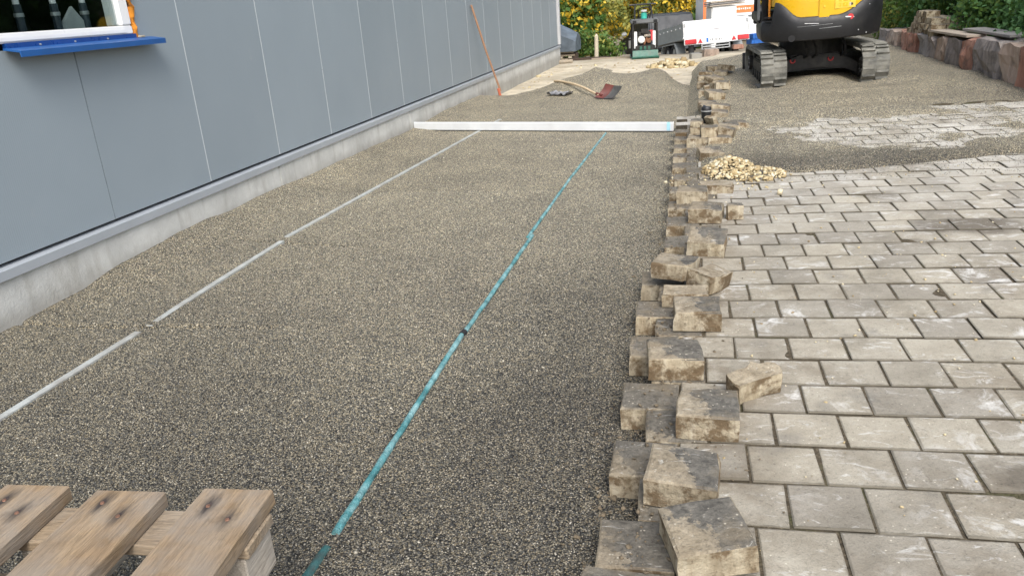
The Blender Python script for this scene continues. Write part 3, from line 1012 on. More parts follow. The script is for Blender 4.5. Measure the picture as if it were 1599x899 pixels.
def shaped(poly, h, seed, jag=.006, mat='loose', name='loose_paver'):
    """stone from a top outline, rough broken sides; origin at top centre"""
    rr = random.Random(seed)
    n = len(poly)
    pts = []
    for i in range(n):
        a, b = Vector(poly[i]), Vector(poly[(i + 1) % n])
        for t in (0, .33, .66):
            p = a.lerp(b, t)
            pts.append((p.x + rr.uniform(-jag, jag), p.y + rr.uniform(-jag, jag)))
    m = len(pts)
    v = []
    for z, ins in ((-h, .02), (-h * .55, -.01), (-.006, .0), (0, .03)):
        for p in pts:
            v.append((p[0] * (1 - ins) + rr.uniform(-jag, jag) * .5, p[1] * (1 - ins) + rr.uniform(-jag, jag) * .5, z + rr.uniform(-jag, jag) * .4))
    f = []
    for k in range(3):
        for i in range(m):
            a, b = k * m + i, k * m + (i + 1) % m
            f.append((a, b, b + m, a + m))
    f += [tuple(range(m))[::-1], tuple(range(3 * m, 4 * m))]
    me = bpy.data.meshes.new(name)
    me.from_pydata(v, [], f)
    me.materials.append(MT[mat])
    me.update()
    return me


def pz(x, y): return pave_z(x, y)


loose(.037, 1.602, pz(0, 1.6) + .012, 17, 'large tan paver with a black corner lying askew, nearest to the camera', (3, -4), LM[0])
loose(-.021, 1.863, pz(0, 1.86) + .004, -5, 'charcoal-topped paver directly behind the nearest tan one', (2, 1), LM[1])
loose(.047, 2.221, pz(0, 2.2) + .003, -1.5, 'paver with white scratches on its dark top, beside the broken half stone', (1.5, 0), LM[2])
loose(.20, 2.43, pz(.2, 2.43) + .0, 32, 'broken half stone lying alone on its side on the paving', (9, -6), shaped([(-.085, -.045), (.08, -.05), (.095, .015), (.03, .05), (-.08, .045)], .078, 5, .007, 'broken'))
loose(-.065, 2.608, pz(-.06, 2.6) + .003, 5.5, 'paver with a broad pale front face, behind the broken half stone', (1, 0), LM[3])
loose(.013, 3.036, pz(0, 3.03) + .004, 2, 'paver with a black top and tan front in the middle of the row', (1, 0), LM[4])
loose(-.04, 3.27, pz(0, 3.22) + .0, 0, 'crumbly tan slab lying below the round-cornered paver', (0, 0), shaped([(-.095, -.065), (.1, -.06), (.098, .065), (-.095, .06)], .06, 9, .006, 'broken'), .06)
loose(-.085, 3.50, pz(0, 3.5) + .045, -11, 'tan paver with a round dark corner perched on a slab', (-2, 2), shaped([(-.095, -.085), (.055, -.09), (.09, -.04), (.095, .085), (-.09, .09)], .075, 11, .003), .075)
loose(.075, 3.44, pz(0, 3.45) + .01, -38, 'broken paver with a ribbed brown side leaning on the round-cornered one', (-6, 8), shaped([(-.06, -.09), (.075, -.075), (.06, .09), (-.055, .08)], .08, 13, .008, 'broken'), .08)
loose(.064, 3.975, pz(0, 4) + .012, -6, 'paver tipped towards the viewer with a dark band across its top', (10, 2), LM[5])
loose(.064, 4.583, pz(0, 4.58) + .004, -6, 'paver with a charcoal top next to a small upright stub', (1, 0), LM[6])
loose(.225, 4.60, pz(.2, 4.6), 3, 'small stub of paver standing upright on the paving', (0, 0), shaped([(-.045, -.035), (.045, -.035), (.045, .035), (-.045, .035)], .085, 15, .005), .085)
loose(.13, 5.25, pz(.1, 5.25) - .01, 8, 'dirt-caked flat chunk in front of the yellow rubble heap', (3, 3), shaped([(-.11, -.06), (.1, -.075), (.12, .03), (.02, .075), (-.1, .06)], .06, 17, .01, 'broken'), .07)
loose(-.02, 5.05, pz(0, 5.05) - .005, -3, 'pale topped paver left of the dirt-caked chunk', (0, -2), LM[1])
loose(-.11, 5.68, .02, 2, 'small grey block at the gravel edge left of the rubble heap', (0, 0), shaped([(-.042, -.07), (.042, -.07), (.042, .07), (-.042, .07)], .09, 19, .005), .09)
loose(-.11, 6.14, .025, 6, 'small tan block at the gravel edge beyond the rubble heap', (2, 0), shaped([(-.035, -.06), (.035, -.06), (.035, .06), (-.035, .06)], .085, 21, .005), .085)
# stack with the cup
FG = 'pavers stacked near the black cup'
zz = pz(.1, 7)
loose(.11, 6.30, zz + .0, 22, 'tan paver lying in the gravel in front of the stack with the cup', (20, 3), shaped([(-.1, -.05), (.1, -.05), (.1, .05), (-.09, .05)], .075, 23, .005), .075, group=FG)
loose(.02, 6.92, zz - .01, -3, 'lower left paver of the stack with the cup', (0, 0), LM[0], group=FG)
loose(.19, 6.90, zz - .005, 5, 'lower right paver of the stack with the cup', (0, 0), LM[3], group=FG)
loose(-.01, 7.28, zz + .0, -2, 'bottom slab of the three thin slabs beside the cup', (0, 0), shaped([(-.05, -.09), (.06, -.09), (.06, .09), (-.05, .09)], .05, 25, .004), .05, group=FG)
loose(-.01, 7.30, zz + .052, 3, 'middle slab of the three thin slabs beside the cup', (0, 0), shaped([(-.05, -.09), (.06, -.09), (.06, .09), (-.05, .09)], .05, 26, .004), .05, group=FG)
loose(-.005, 7.31, zz + .104, -1, 'topmost slab of the three thin slabs beside the cup', (0, 0), shaped([(-.05, -.09), (.06, -.09), (.06, .09), (-.05, .09)], .05, 27, .004), .05, group=FG)
loose(.105, 6.93, zz + .078, 4, 'rounded brown paver on top of the stack in front of the cup', (2, 0), shaped([(-.07, -.07), (-.02, -.085), (.05, -.08), (.08, -.03), (.075, .07), (-.07, .075)], .08, 29, .006), .08, group=FG)
loose(.24, 7.05, zz + .05, -14, 'tan paver leaning on the right of the rounded brown one', (-6, 12), LM[2], group=FG)
loose(.36, 7.62, zz + .005, 14, 'long tan paver lying across at the right end of the stack', (0, 3), LM[4], group=FG)
loose(.28, 7.50, zz + .002, 8, 'flat paver half under the long one at the right of the stack', (4, -5), LM[5], group=FG)
loose(.165, 7.52, zz + .02, 35, 'pale slab standing on edge right of the black cup', (0, 68), shaped([(-.09, -.07), (.09, -.07), (.09, .07), (-.09, .07)], .045, 31, .004, 'broken'), .06, group=FG)
loose(.095, 7.66, zz - .005, 4, 'flat paver under the black cup', (0, 0), LM[6], group=FG)
loose(.22, 8.32, zz + .01, -8, 'dark-topped paver just behind the stack with the cup', (2, 4), LM[1], group=FG)
GB = 'loose pavers in the far line beyond the cup'
FL = 'brown loose paver in the far line between the cup and the excavator'
for (x, y, a, t, dz) in ((.13, 8.72, 12, (4, 0), 0), (.25, 8.62, -6, (0, 6), .0), (.11, 8.95, 3, (0, 0), .0), (.20, 9.35, 18, (8, 2), .02),
                         (.20, 9.86, -4, (2, 0), .0), (.27, 10.0, 25, (-10, 4), .07), (.17, 10.45, 8, (0, -8), .0), (.30, 10.58, -18, (0, 0), .02),
                         (.22, 10.9, 40, (12, 0), .05), (.20, 11.4, 5, (0, 0), .0), (.34, 12.15, -7, (3, 0), .0), (.42, 12.32, 30, (0, 9), .06), (.24, 12.7, 10, (0, 0), 0),
                         (.30, 13.35, 3, (6, 0), .0), (.12, 12.3, 0, (0, 0), -.02), (.10, 11.8, 4, (0, 0), -.02), (.12, 10.15, -3, (0, 0), -.02), (.10, 11.1, -3, (0, 0), -.02)):
    loose(x, y, float(spill_z(x, y)) + dz - .015, a, FL, t, None, group=GB)

# gravel-side stones at the lower edge of the picture
loose(-.215, 1.475, .005, -4, 'pale round-edged kerb stone at the bottom of the picture', (0, 0), shaped([(-.05, -.05), (.13, -.055), (.13, .045), (-.035, .05)], .085, 33, .004), .088)
loose(.03, 1.385, .005, 3, 'dark paver end at the bottom of the picture left of the tan one', (0, 0), LM[4], .09)

# yellow rubble
def heap_pts(n, cx, cy, rx, ry, h, zf, sz):
    r = np.sqrt(rng.random(n)); a = rng.uniform(0, 6.28, n)
    x = cx + rx * r * np.cos(a); y = cy + ry * r * np.sin(a)
    z = np.array([float(zf(i, j)) for i, j in zip(x, y)]) + h * np.clip(1 - r, 0, 1) ** .8
    return np.stack([x, y, z], -1), rng.gamma(5, sz / 5, n)


p1, s1 = heap_pts(560, .24, 5.86, .19, .30, .095, lambda x, y: pave_z(x, y) + .01, .0115)
p3, s3 = heap_pts(330, .43, 5.70, .20, .22, .04, lambda x, y: pave_z(x, y) + .008, .0105)
p1, s1 = np.concatenate([p1, p3]), np.concatenate([s1, s3])
p2, s2 = heap_pts(130, .22, 5.6, .46, .4, .0, lambda x, y: pave_z(x, y) + .005, .007)
o = chips('rubble_heap', np.concatenate([p1, p2]), np.concatenate([s1, s2]), MT['chip'], .8)
tag(o, 'small heap of yellow broken limestone beside the torn paver edge', 'rubble heap', kind='stuff')
o = chips('limestone_chunk', np.array([[.53, 5.12, pz(.5, 5.1) + .015]]), [.03], MT['chip'], .8)
tag(o, 'single yellow stone lying apart in front of the limestone heap', 'stone')
o = chips('limestone_chunk', np.array([[.93, 1.66, pz(.93, 1.66) + .006]]), [.013], MT['chip'], .8)
tag(o, 'small pale stone in a paving joint at the lower right', 'stone')
p1, s1 = heap_pts(170, -.5, 17.5, .55, .5, .14, lambda x, y: -.12, .045)
o = chips('far_rubble_heap', p1, s1, MT['chip'], .8)
tag(o, 'heap of yellow broken stone in front of the white trailer', 'rubble heap', kind='stuff')
p1, s1 = heap_pts(260, -1.6, 16.5, 2.2, 3.0, .0, lambda x, y: -.11, .022)
o = chips('site_stones', p1, s1, MT['chip'], .6)
tag(o, 'pale stones strewn over the sandy ground before the trailer', kind='stuff')


def mound(name, cx, cy, rx, ry, h, mat, label, z0):
    xs = np.linspace(-1.2, 1.2, 34)
    X, Y = np.meshgrid(xs, xs)
    d = X ** 2 + Y ** 2 + .25 * fbm(X, Y, 2.2, int(cx * 10) % 50)
    Z = z0 + h * (1.15 * np.exp(-d * 2.2) - .25) * (1 + .2 * fbm(X, Y, 4, 3))
    v = np.stack([cx + X * rx, cy + Y * ry, Z], -1).reshape(-1, 3)
    n = len(xs)
    i = np.arange(n - 1)[:, None] * n + np.arange(n - 1)[None]
    f = np.stack([i, i + 1, i + n + 1, i + n], -1).reshape(-1, 4)
    o = np_mesh(name, v, f, mat, None, True)
    return tag(o, label, 'heap', kind='stuff')


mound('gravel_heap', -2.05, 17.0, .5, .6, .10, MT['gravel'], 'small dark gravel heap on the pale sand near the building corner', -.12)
mound('sand_heap', -2.62, 25.2, .50, .7, .42, MT['sand'], 'sandy heap between the wooden post and the dark car', -.40)

# ------------------------------------------------------------------ building
XW = -3.383
bld = thing('industrial_building', 'long grey hall clad in ribbed metal panels on a concrete plinth', 'building', (XW, 3.843, 0))
BX, BY = XW, 3.843   # local origin
ZB, ZT = .336, 4.6
W0, W1, WZ0, WZ1 = 3.385 - BY, 4.40 - BY, 1.335, 2.56


def panel_poly(i):
    a, b = i + .0035, i + .9965
    if i == -1:
        return [(a, ZB), (b, ZB), (b, WZ0), (W0 - .12, WZ0), (W0 - .12, WZ1), (b, WZ1), (b, ZT), (a, ZT)]
    if i == 0:
        return [(a, ZB), (b, ZB), (b, ZT), (a, ZT), (a, WZ1), (W1, WZ1), (W1, WZ0), (a, WZ0)]
    return [(a, ZB), (b, ZB), (b, ZT), (a, ZT)]


pm = None
for i in range(-5, 16):
    if i in (-1, 0):
        o = MB().prism(panel_poly(i), 'x', -.08, 0).build('wall_panel', MT['panel'], bld)
    else:
        if pm is None:
            pm = MB().prism([(.0035, ZB), (.9965, ZB), (.9965, ZT), (.0035, ZT)], 'x', -.08, 0).mesh('wall_panel', MT['panel'], .003, 1)
        o = link('wall_panel', pm, bld, (0, i, 0))
YC = 20.05 - BY
MB().box((-.12, (YC - 5) / 2, (ZB + ZT) / 2), (.06, YC + 5, ZT - ZB - .02)).build('inner_wall', MT['black'], None) if False else None
# joint strips: dark at the near panels, a painted edge highlight on the rest
jb = MB()
for i in range(-4, 16):
    if i == 0:
        jb.box((-.03, i, (ZB + WZ0) / 2), (.05, .006, WZ0 - ZB - .01)); continue
    MB().box((-.005, i, (ZB + ZT) / 2), (.012, .0076, ZT - ZB - .004)).build('joint_strip', MT['joint_dark' if i < 1 else 'joint'], bld)
jb.build('joint_strip', MT['joint_dark'], bld)
MB().box((-.035, (YC + .04) , (ZB + ZT) / 2 + .01), (.13, .18, ZT - ZB + .02)).build('corner_trim', MT['trim_light'], bld, .006)
# flashing above the plinth: sloped sheet with a drip lip
fl = MB()
ly = (-5.0, YC + .06)
fl.prism([(-.06, .325), (.012, .312), (.03, .306), (.03, .258), (.024, .258), (.024, .300), (-.06, .318)], 'y', *ly)
fl.build('base_flashing', MT['trim'], bld)
MB().box((-.05, (ly[0] + ly[1]) / 2, .331), (.075, ly[1] - ly[0], .010)).build('shadow_gap', MT['black'], bld)
# concrete plinth in cast lengths
ys_ = [-5.0, -2.2, 1.93, 5.1, 8.2, 11.3, 14.2, YC + .05]
for a, b in zip(ys_[:-1], ys_[1:]):
    MB().box((-.12, (a + b) / 2, -.12), (.26 + .004 * (int(a * 3) % 2), b - a - .006, .80)).build('plinth', MT['plinth'], bld, .006)
# rest of the hall
MB().box((-7.0, (YC - 5) / 2, 4.63), (14.0, YC + 5.3, .08)).build('roof', MT['trim'], bld)
MB().box((-.03, (YC - 5) / 2, 4.72), (.16, YC + 5.2, .22)).build('eaves_trim', MT['trim'], bld, .01)
MB().box((-7.0, YC + .06, 2.3), (13.7, .08, 4.5)).build('gable_wall', MT['panel'], bld)
MB().box((-7.0, -5.06, 2.3), (13.7, .08, 4.5)).build('gable_wall', MT['panel'], bld)
MB().box((-13.9, (YC - 5) / 2, 2.3), (.08, YC + 5, 4.5)).build('rear_wall', MT['panel'], bld)
MB().box((-7.0, (YC - 5) / 2, .30), (13.6, YC + 4.9, .1)).build('hall_floor', MT['concrete'], bld)

# window
win = MB()
fo = .025
JL = W0 - .14
win.box((-.03, (JL + W1) / 2 - .01, 1.393), (.07, W1 - JL - .05, .05))
win.box((-.03, W1 - .078, 1.95), (.07, .085, 1.06))
win.box((-.03, JL + .055, 1.95), (.07, .08, 1.06))
win.box((-.03, (JL + W1) / 2 - .01, 2.52), (.07, W1 - JL - .05, .08))
wf = win.build('window', MT['white'], bld, .006)
MB().box((-.002, (JL + W1) / 2 - .02, 1.388), (.022, W1 - JL - .16, .030)).build('sash', MT['white'], wf, .005)
MB().box((-.03, (JL + W1) / 2, 1.955), (.012, W1 - JL - .16, 1.08)).build('pane', MT['glass'], wf)
rev = MB()
rev.box((-.085, W1 - .108, 1.95), (.045, .02, 1.06))
rev.build('reveal', MT['white'], wf, .004)
MB().box((.0, (W0 + W1) / 2 - .01, 1.352), (.03, W1 - W0 - .03, .034)).build('sill_upstand', MT['bluefilm'], wf, .003)
sl = MB()
sl.prism([(.012, 1.345), (.108, 1.331), (.113, 1.329), (.113, 1.300), (.107, 1.300), (.107, 1.322), (.012, 1.336)], 'y', W0 - .02, W1 + .11)
sl.build('sill', MT['blue'], wf)
for yy in (W0 + .22, W0 + .47, W0 + .73):
    MB().cyl((.014, yy, 1.352), (.020, yy, 1.352), .005, n=10).build('screw', MT['galv'], wf)
fm = MB()
rr = random.Random(4)
pts = [(-.005 + rr.uniform(-.006, .006), W1 - .012 + rr.uniform(-.004, .004), 1.345 + t * .06) for t in range(21)]
fm.tube(pts, [.026 + rr.uniform(-.004, .005) for _ in pts], 9)
fm.build('foam_seal', MT['foam'], wf, smooth=True)
MB().box((.012, W1 + .008, 1.349), (.05, .05, .012)).build('foam_drip', MT['palewood'], wf, .005)
room = MB()
room.box((-1.9, (W0 + W1) / 2, 1.9), (.05, 3.4, 2.6))
room.box((-1.0, W1 + 1.2, 1.9), (1.8, .05, 2.6)); room.box((-1.0, W0 - 1.2, 1.9), (1.8, .05, 2.6))
room.box((-1.0, (W0 + W1) / 2, .75), (1.8, 3.4, .05)); room.box((-1.0, (W0 + W1) / 2, 3.1), (1.8, 3.4, .05))
room.build('interior_dark_box', MT['room'], bld)  # dark box added behind the window to keep the inside dark
for k, yy in enumerate((3.731 - BY, 3.992 - BY, 4.221 - BY)):
    t = thing('prop_post', ('leftmost', 'middle', 'rightmost')[k] + ' of three dark posts with white tops behind the window', 'post', (XW - .19, BY + yy, .76), 0, 'posts behind the window')
    MB().cyl((0, 0, 0), (.0, 0, .80), .022, n=10).build('lower_tube', MT['dark_post'], t)
    MB().cyl((0, 0, .80), (0, 0, 1.6), .017, n=10).build('upper_tube', MT['white'], t)
    MB().cyl((0, 0, .735), (0, 0, .755), .026, n=10).build('collar', MT['galv'], t)
o = MB().prism([(-.10, 0), (.11, 0), (.12, .085), (.02, .20), (-.10, .09)], 'x', -.01, .01).build('board', MT['grey_card'], None, .003)  # solid stand-in for a house gable reflected in the glass
o.location = (XW - .20, BY + .27, 1.345)
tag(o, 'pale five-sided board added behind the window pane for a gable reflection', 'board')
MB().box((0, 0, 0), (.25, 1.6, .55)).build('inner_bench', MT['room'], bld, loc=(-.27, .1, 1.05))

# ------------------------------------------------------------------ things on the gravel
def bedz(x, y): return float(bed_z(x, y))


def strip(name, pts, w, h, mat, label, cat, group=None):
    m = MB()
    n = len(pts)
    vs = []
    for i, p in enumerate(pts):
        d = (Vector(pts[min(i + 1, n - 1)]) - Vector(pts[max(i - 1, 0)])).normalized()
        s_ = Vector((d.y, -d.x, 0)).normalized() * w / 2
        for q, z in ((-s_, -h), (s_, -h), (s_, 0), (-s_, 0)):
            vs.append(Vector(p) + q + Vector((0, 0, z)))
    fs = []
    for i in range(n - 1):
        for k in range(4):
            a, b = i * 4 + k, i * 4 + (k + 1) % 4
            fs.append((a, b, b + 4, a + 4))
    fs += [(3, 2, 1, 0), (n * 4 - 4, n * 4 - 3, n * 4 - 2, n * 4 - 1)]
    m.add(vs, fs)
    o = m.build(name, mat, None)
    return tag(o, label, cat, group)


RGp = 'white levelling rails sunk in the gravel'
def rail(a, b, label, dip=0):
    n = 14
    pts = []
    for i in range(n):
        t = i / (n - 1)
        x = a[0] + (b[0] - a[0]) * t; y = a[1] + (b[1] - a[1]) * t
        z = .0085 - (dip * (1 - t) ** 6)
        pts.append((x, y, z))
    strip('levelling_rail', pts, .036, .03, MT['rail'], label, 'rail', RGp)


rail((-2.62, 1.05), (-2.645, 2.965), 'flat white rail in the gravel nearest to the pallet')
rail((-2.655, 3.06), (-2.684, 4.47), 'middle flat white rail in the gravel, between the other two', .010)
rail((-2.700, 4.57), (-2.452, 9.75), 'farthest flat white rail running under the aluminium straightedge')


def pipe(pts, r, mat, label, zoff=0.0, seed=0):
    rr = random.Random(seed)
    P = []
    for (a, b) in zip(pts[:-1], pts[1:]):
        L = int(max(3, (Vector(b) - Vector(a)).length / .07))
        for i in range(L):
            t = i / L
            P.append((a[0] + (b[0] - a[0]) * t + rr.uniform(-.0015, .0015), a[1] + (b[1] - a[1]) * t, a[2] + (b[2] - a[2]) * t + rr.uniform(-.001, .001)))
    P.append(pts[-1])
    rs = [r * (1 + rr.uniform(-.12, .12)) for _ in P]
    o = MB().tube(P, rs, 9).build('levelling_pipe', mat, None, smooth=True)
    return tag(o, label, 'pipe', 'teal pipes sunk in the gravel')


pipe([(-.998, 1.1, -.004), (-.99, 1.52, -.003), (-.989, 1.60, -.006)], .016, MT['tealdark'], 'dark green pipe end almost buried in the gravel near the pallet', seed=1)
pipe([(-.989, 1.655, .002), (-1.016, 3.05, .006)], .0118, MT['teal'], 'shiny teal pipe in the gravel nearest to the camera', seed=2)
pipe([(-1.010, 3.075, .005), (-1.002, 4.60, .004)], .0118, MT['teal'], 'middle teal pipe in the gravel with a dark joint at its near end', seed=3)
pipe([(-1.022, 4.56, .004), (-1.010, 6.2, .003), (-.956, 8.45, .002)], .0118, MT['teal'], 'farthest teal pipe ending at the aluminium straightedge', seed=4)
o = MB().cyl((-1.016, 3.045, .007), (-1.012, 3.08, .007), .0145, n=12).build('pipe_joint', MT['black'], None)
tag(o, 'small black joint between two teal pipes in the gravel', 'pipe joint')

# straightedge
Lp, Rp = Vector((-3.362, 9.05, bedz(-3.2, 9) + .006)), Vector((-.24, 8.37, .004))
d = (Rp - Lp)
an = math.atan2(d.y, d.x)
t = thing('straightedge', 'long white aluminium straightedge lying across the gravel', 'straightedge', (Lp + Rp) / 2, an)
ln = d.length
MB().prism([(-.012, 0), (.012, 0), (.012, .084), (.009, .092), (-.009, .092), (-.012, .084)], 'x', -ln / 2, ln / 2).build('beam', MT['alu'], t, .002)
MB().box((ln / 2 - .045, -.0135, .05), (.035, .003, .088)).build('blue_label', MT['cyan'], t)
MB().box((ln / 2 + .003, 0, .05), (.006, .022, .094)).build('end_cap', MT['white'], t, .002)

# leaning pole
t = thing('leaning_pole', 'thin orange wooden pole leaning against the grey wall', 'pole', (-3.08, 12.4, bedz(-3.08, 12.4) - .03))
top = Vector((-3.355, 12.04, 1.40)) - Vector(t.location)
MB().tube([(0, 0, .1), tuple(top * .5 + Vector((.0, 0, .0))), tuple(top)], .0165, 10).build('handle', MT['pole'], t, smooth=True)
MB().cyl((0, 0, -.02), tuple(top * .1), .024, .020, n=12).build('socket', MT['orange'], t, smooth=True)

# shovel
sz = lambda x, y: bedz(x, y)
Hs = Vector((-2.22, 12.55, sz(-2.22, 12.55) + .03)); Bs = Vector((-1.36, 11.25, sz(-1.36, 11.25) + .05))
t = thing('shovel', 'shovel with a red blade and pale wooden handle on the gravel heap', 'shovel', Bs)
pts = []
for i in range(9):
    k = i / 8
    p = Bs.lerp(Hs, k); z = max(p.z + .05 * math.sin(k * 3.1), sz(p.x, p.y) + .015)
    pts.append(Vector((p.x, p.y, z)) - Bs)
MB().tube(pts, .018, 10).build('handle', MT['ash'], t, smooth=True)
bl = MB()
fwd = Vector((.93, -.28, -.10)).normalized()      # blade direction, turned on edge towards the viewer
sidev = Vector((.62, .35, .70)).normalized()
nv = fwd.cross(sidev).normalized()
nu, nvv = 7, 6
vs = []
for i in range(nu):
    for j in range(nvv):
        a = i / (nu - 1); b = j / (nvv - 1) * 2 - 1
        w = .125 * (1 - .12 * a)
        dish = .035 * b * b - .02 * math.sin(a * 3.1)
        vs.append(fwd * (a * .26 - .02) + sidev * (b * w + .07) + nv * dish)
fs = [(i * nvv + j, (i + 1) * nvv + j, (i + 1) * nvv + j + 1, i * nvv + j + 1) for i in range(nu - 1) for j in range(nvv - 1)]
nvs = len(vs)
bl.add(vs + [v - nv * .004 for v in vs], fs + [tuple(x + nvs for x in f[::-1]) for f in fs])
bl.mi = [1 if (k % len(fs)) // (nvv - 1) >= 3 else 0 for k in range(2 * len(fs))]
bl.build('blade', [MT['shovel'], MT['shovel2']], t, smooth=True)
MB().cyl((-.04, .05, .02), tuple(fwd * .05), .024, .02, n=10).build('socket', MT['shovel'], t)
# rag
rx, ry = -1.98, 11.62
m = MB()
vs = []
for i in range(9):
    for j in range(7):
        a, b = i / 8 - .5, j / 6 - .5
        vs.append((a * .34, b * .22, .03 + .028 * noise.noise(Vector((a * 7, b * 7, 3))) + .015 * math.sin(a * 30)))
fs = [(i * 7 + j, (i + 1) * 7 + j, (i + 1) * 7 + j + 1, i * 7 + j + 1) for i in range(8) for j in range(6)]
k = len(vs)
m.add(vs + [(v[0], v[1], v[2] - .012) for v in vs], fs + [tuple(x + k for x in f[::-1]) for f in fs])
o = m.build('rag', MT['rag'], None, smooth=True)
o.location = (rx, ry, bedz(rx, ry)); o.rotation_euler = (0, 0, R(-20))
tag(o, 'crumpled grey and white rag beside the shovel handle', 'rag')

# cup
t = thing('cup', 'black insulated cup with a silver ring standing on a paver', 'cup', (.088, 7.62, zz + .08))
prof = [(.0, 0), (.040, 0), (.042, .01), (.045, .11)]
def lathe(prof, n=20):
    m = MB(); vs = []
    for r, z in prof:
        for i in range(n):
            a = 2 * math.pi * i / n
            vs.append((r * math.cos(a), r * math.sin(a), z))
    fs = [(k * n + i, k * n + (i + 1) % n, (k + 1) * n + (i + 1) % n, (k + 1) * n + i) for k in range(len(prof) - 1) for i in range(n)]
    m.add(vs, fs)
    return m
lathe([(.001, 0), (.041, 0), (.043, .008), (.046, .112), (.001, .112)]).build('body', MT['ex_black'], t, smooth=True)
lathe([(.0465, .108), (.0485, .108), (.0485, .118), (.0465, .118)]).build('ring', MT['galv'], t, smooth=True)
lathe([(.001, .112), (.046, .114), (.047, .14), (.040, .15), (.001, .151)]).build('lid', MT['ex_black'], t, smooth=True)
MB().box((-.02, .0, .157), (.026, .02, .014)).build('spout', MT['dark_post'], t, .003)


# ------------------------------------------------------------------ pallets
PLx, PLy = -1.172, 1.207
def pallet(z, label, first):
    t = thing('wooden_pallet', label, 'pallet', (PLx, PLy, z), R(5), 'stacked wooden pallets' )
    xs = (-.70, -.4685, -.235, -.006, .235)
    xs = (-.648, -.4235 + .19 - .0, .0, .0, .0)
    return t


def mkpallet(z, label):
    t = thing('wooden_pallet', label, 'pallet', (-1.166, 1.180, z), R(5), 'stacked wooden pallets')
    bt = .026
    # local: x across boards, y along boards (towards camera is negative)
    for i, cx in enumerate((-.46, -.232, -.002, .236)):
        rr = random.Random(i + 3)
        L, w, h = 1.2, (.155, .155, .160, .156)[i], .036
        m = MB()
        ny = 13
        vs = []
        yo = (0, .008, -.004, .012)[i]
        for k in range(ny):
            y = yo - L * k / (ny - 1)
            j = rr.uniform(-.0015, .0015)
            for x, zz_ in ((-w / 2 + j, -h), (w / 2 + rr.uniform(-.002, .002), -h), (w / 2 + rr.uniform(-.002, .002), 0), (-w / 2 + j, 0)):
                vs.append((x, y, zz_))
        fs = []
        for k in range(ny - 1):
            for q in range(4):
                a, b = k * 4 + q, k * 4 + (q + 1) % 4
                fs.append((a, b, b + 4, a + 4))
        fs += [(3, 2, 1, 0), (ny * 4 - 4, ny * 4 - 3, ny * 4 - 2, ny * 4 - 1)]
        m.add(vs, fs)
        o = m.build('deck_board', MT['wood'], t, .0025, 1, loc=(cx, 0, 0))
        for (kx, ky, s_) in ((-.035, -.047 - yo, .9), (.028, -.088 - yo, .8)):
            kn = MB()
            vs = [(kx, yo + ky, .0008)]
            for a in range(14):
                an_ = 2 * math.pi * a / 14
                rad = 1 + rr.uniform(-.25, .25)
                vs.append((kx + .006 * s_ * rad * math.cos(an_), yo + ky + .009 * s_ * rad * math.sin(an_), .0006))
            kn.add(vs, [(0, 1 + a, 1 + (a + 1) % 14) for a in range(14)])
            kn.build('knot', MT['knot'], o)
            MB().cyl((kx, yo + ky - .004, 0), (kx, yo + ky - .004, .0022), .0048, .004, n=10).build('nail', MT['nail'], o)
    for yb in (-.075, -.60, -1.12):
        MB().box((-.112, yb, -.036 - bt / 2 - .001), (.86, .115, bt)).build('cross_board', MT['wood2'], t, .003, 1)
        for xb in (-.47, -.112, .235):
            MB().box((xb, yb + .0, -.036 - bt - .002 - .05), (.145, .113, .098)).build('block', MT['woodgrey'], t, .003, 1)
    for xb in (-.47, -.112, .235):
        MB().box((xb, -.62, -.036 - bt - .002 - .101 - .012), (.10, 1.14, .022)).build('base_board', MT['wood'], t, .003, 1)
    return t


mkpallet(.468, 'weathered wooden pallet in the lower left corner, top of its stack')
p2 = mkpallet(.279, 'wooden pallet directly under the top one in the lower left corner')
p2.location.x -= .07
p2.location.y -= .07
p3 = mkpallet(.188 - .098 + .1, 'wooden pallet at the bottom of the stack in the lower left corner') if False else None

# ------------------------------------------------------------------ excavator
ex = thing('excavator', 'yellow and black mini excavator with dusty rubber tracks seen from behind', 'excavator', (1.495, 11.50, .105), R(0))
ex.rotation_euler = (0, R(-1.2), 0)
UY = R(3)
UM = Matrix.Rotation(UY, 3, 'Z')


def ubuild(m, *a, **k):
    m.v = [tuple(UM @ Vector(v)) for v in m.v]
    return m.build(*a, **k)


def stadium(hl, r, n=14):
    pts = []
    for i in range(n + 1):
        a = -math.pi / 2 + math.pi * i / n
        pts.append((hl + r * math.cos(a), r * math.sin(a)))
    for i in range(n + 1):
        a = math.pi / 2 + math.pi * i / n
        pts.append((-hl + r * math.cos(a), r * math.sin(a)))
    return pts


def lug_mesh():
    m = MB()
    m.prism([(-.032, 0), (.032, 0), (.024, .026), (-.024, .026)], 'x', -.072, .072)
    return m.mesh('track_lug', MT['track'], .003, 1)


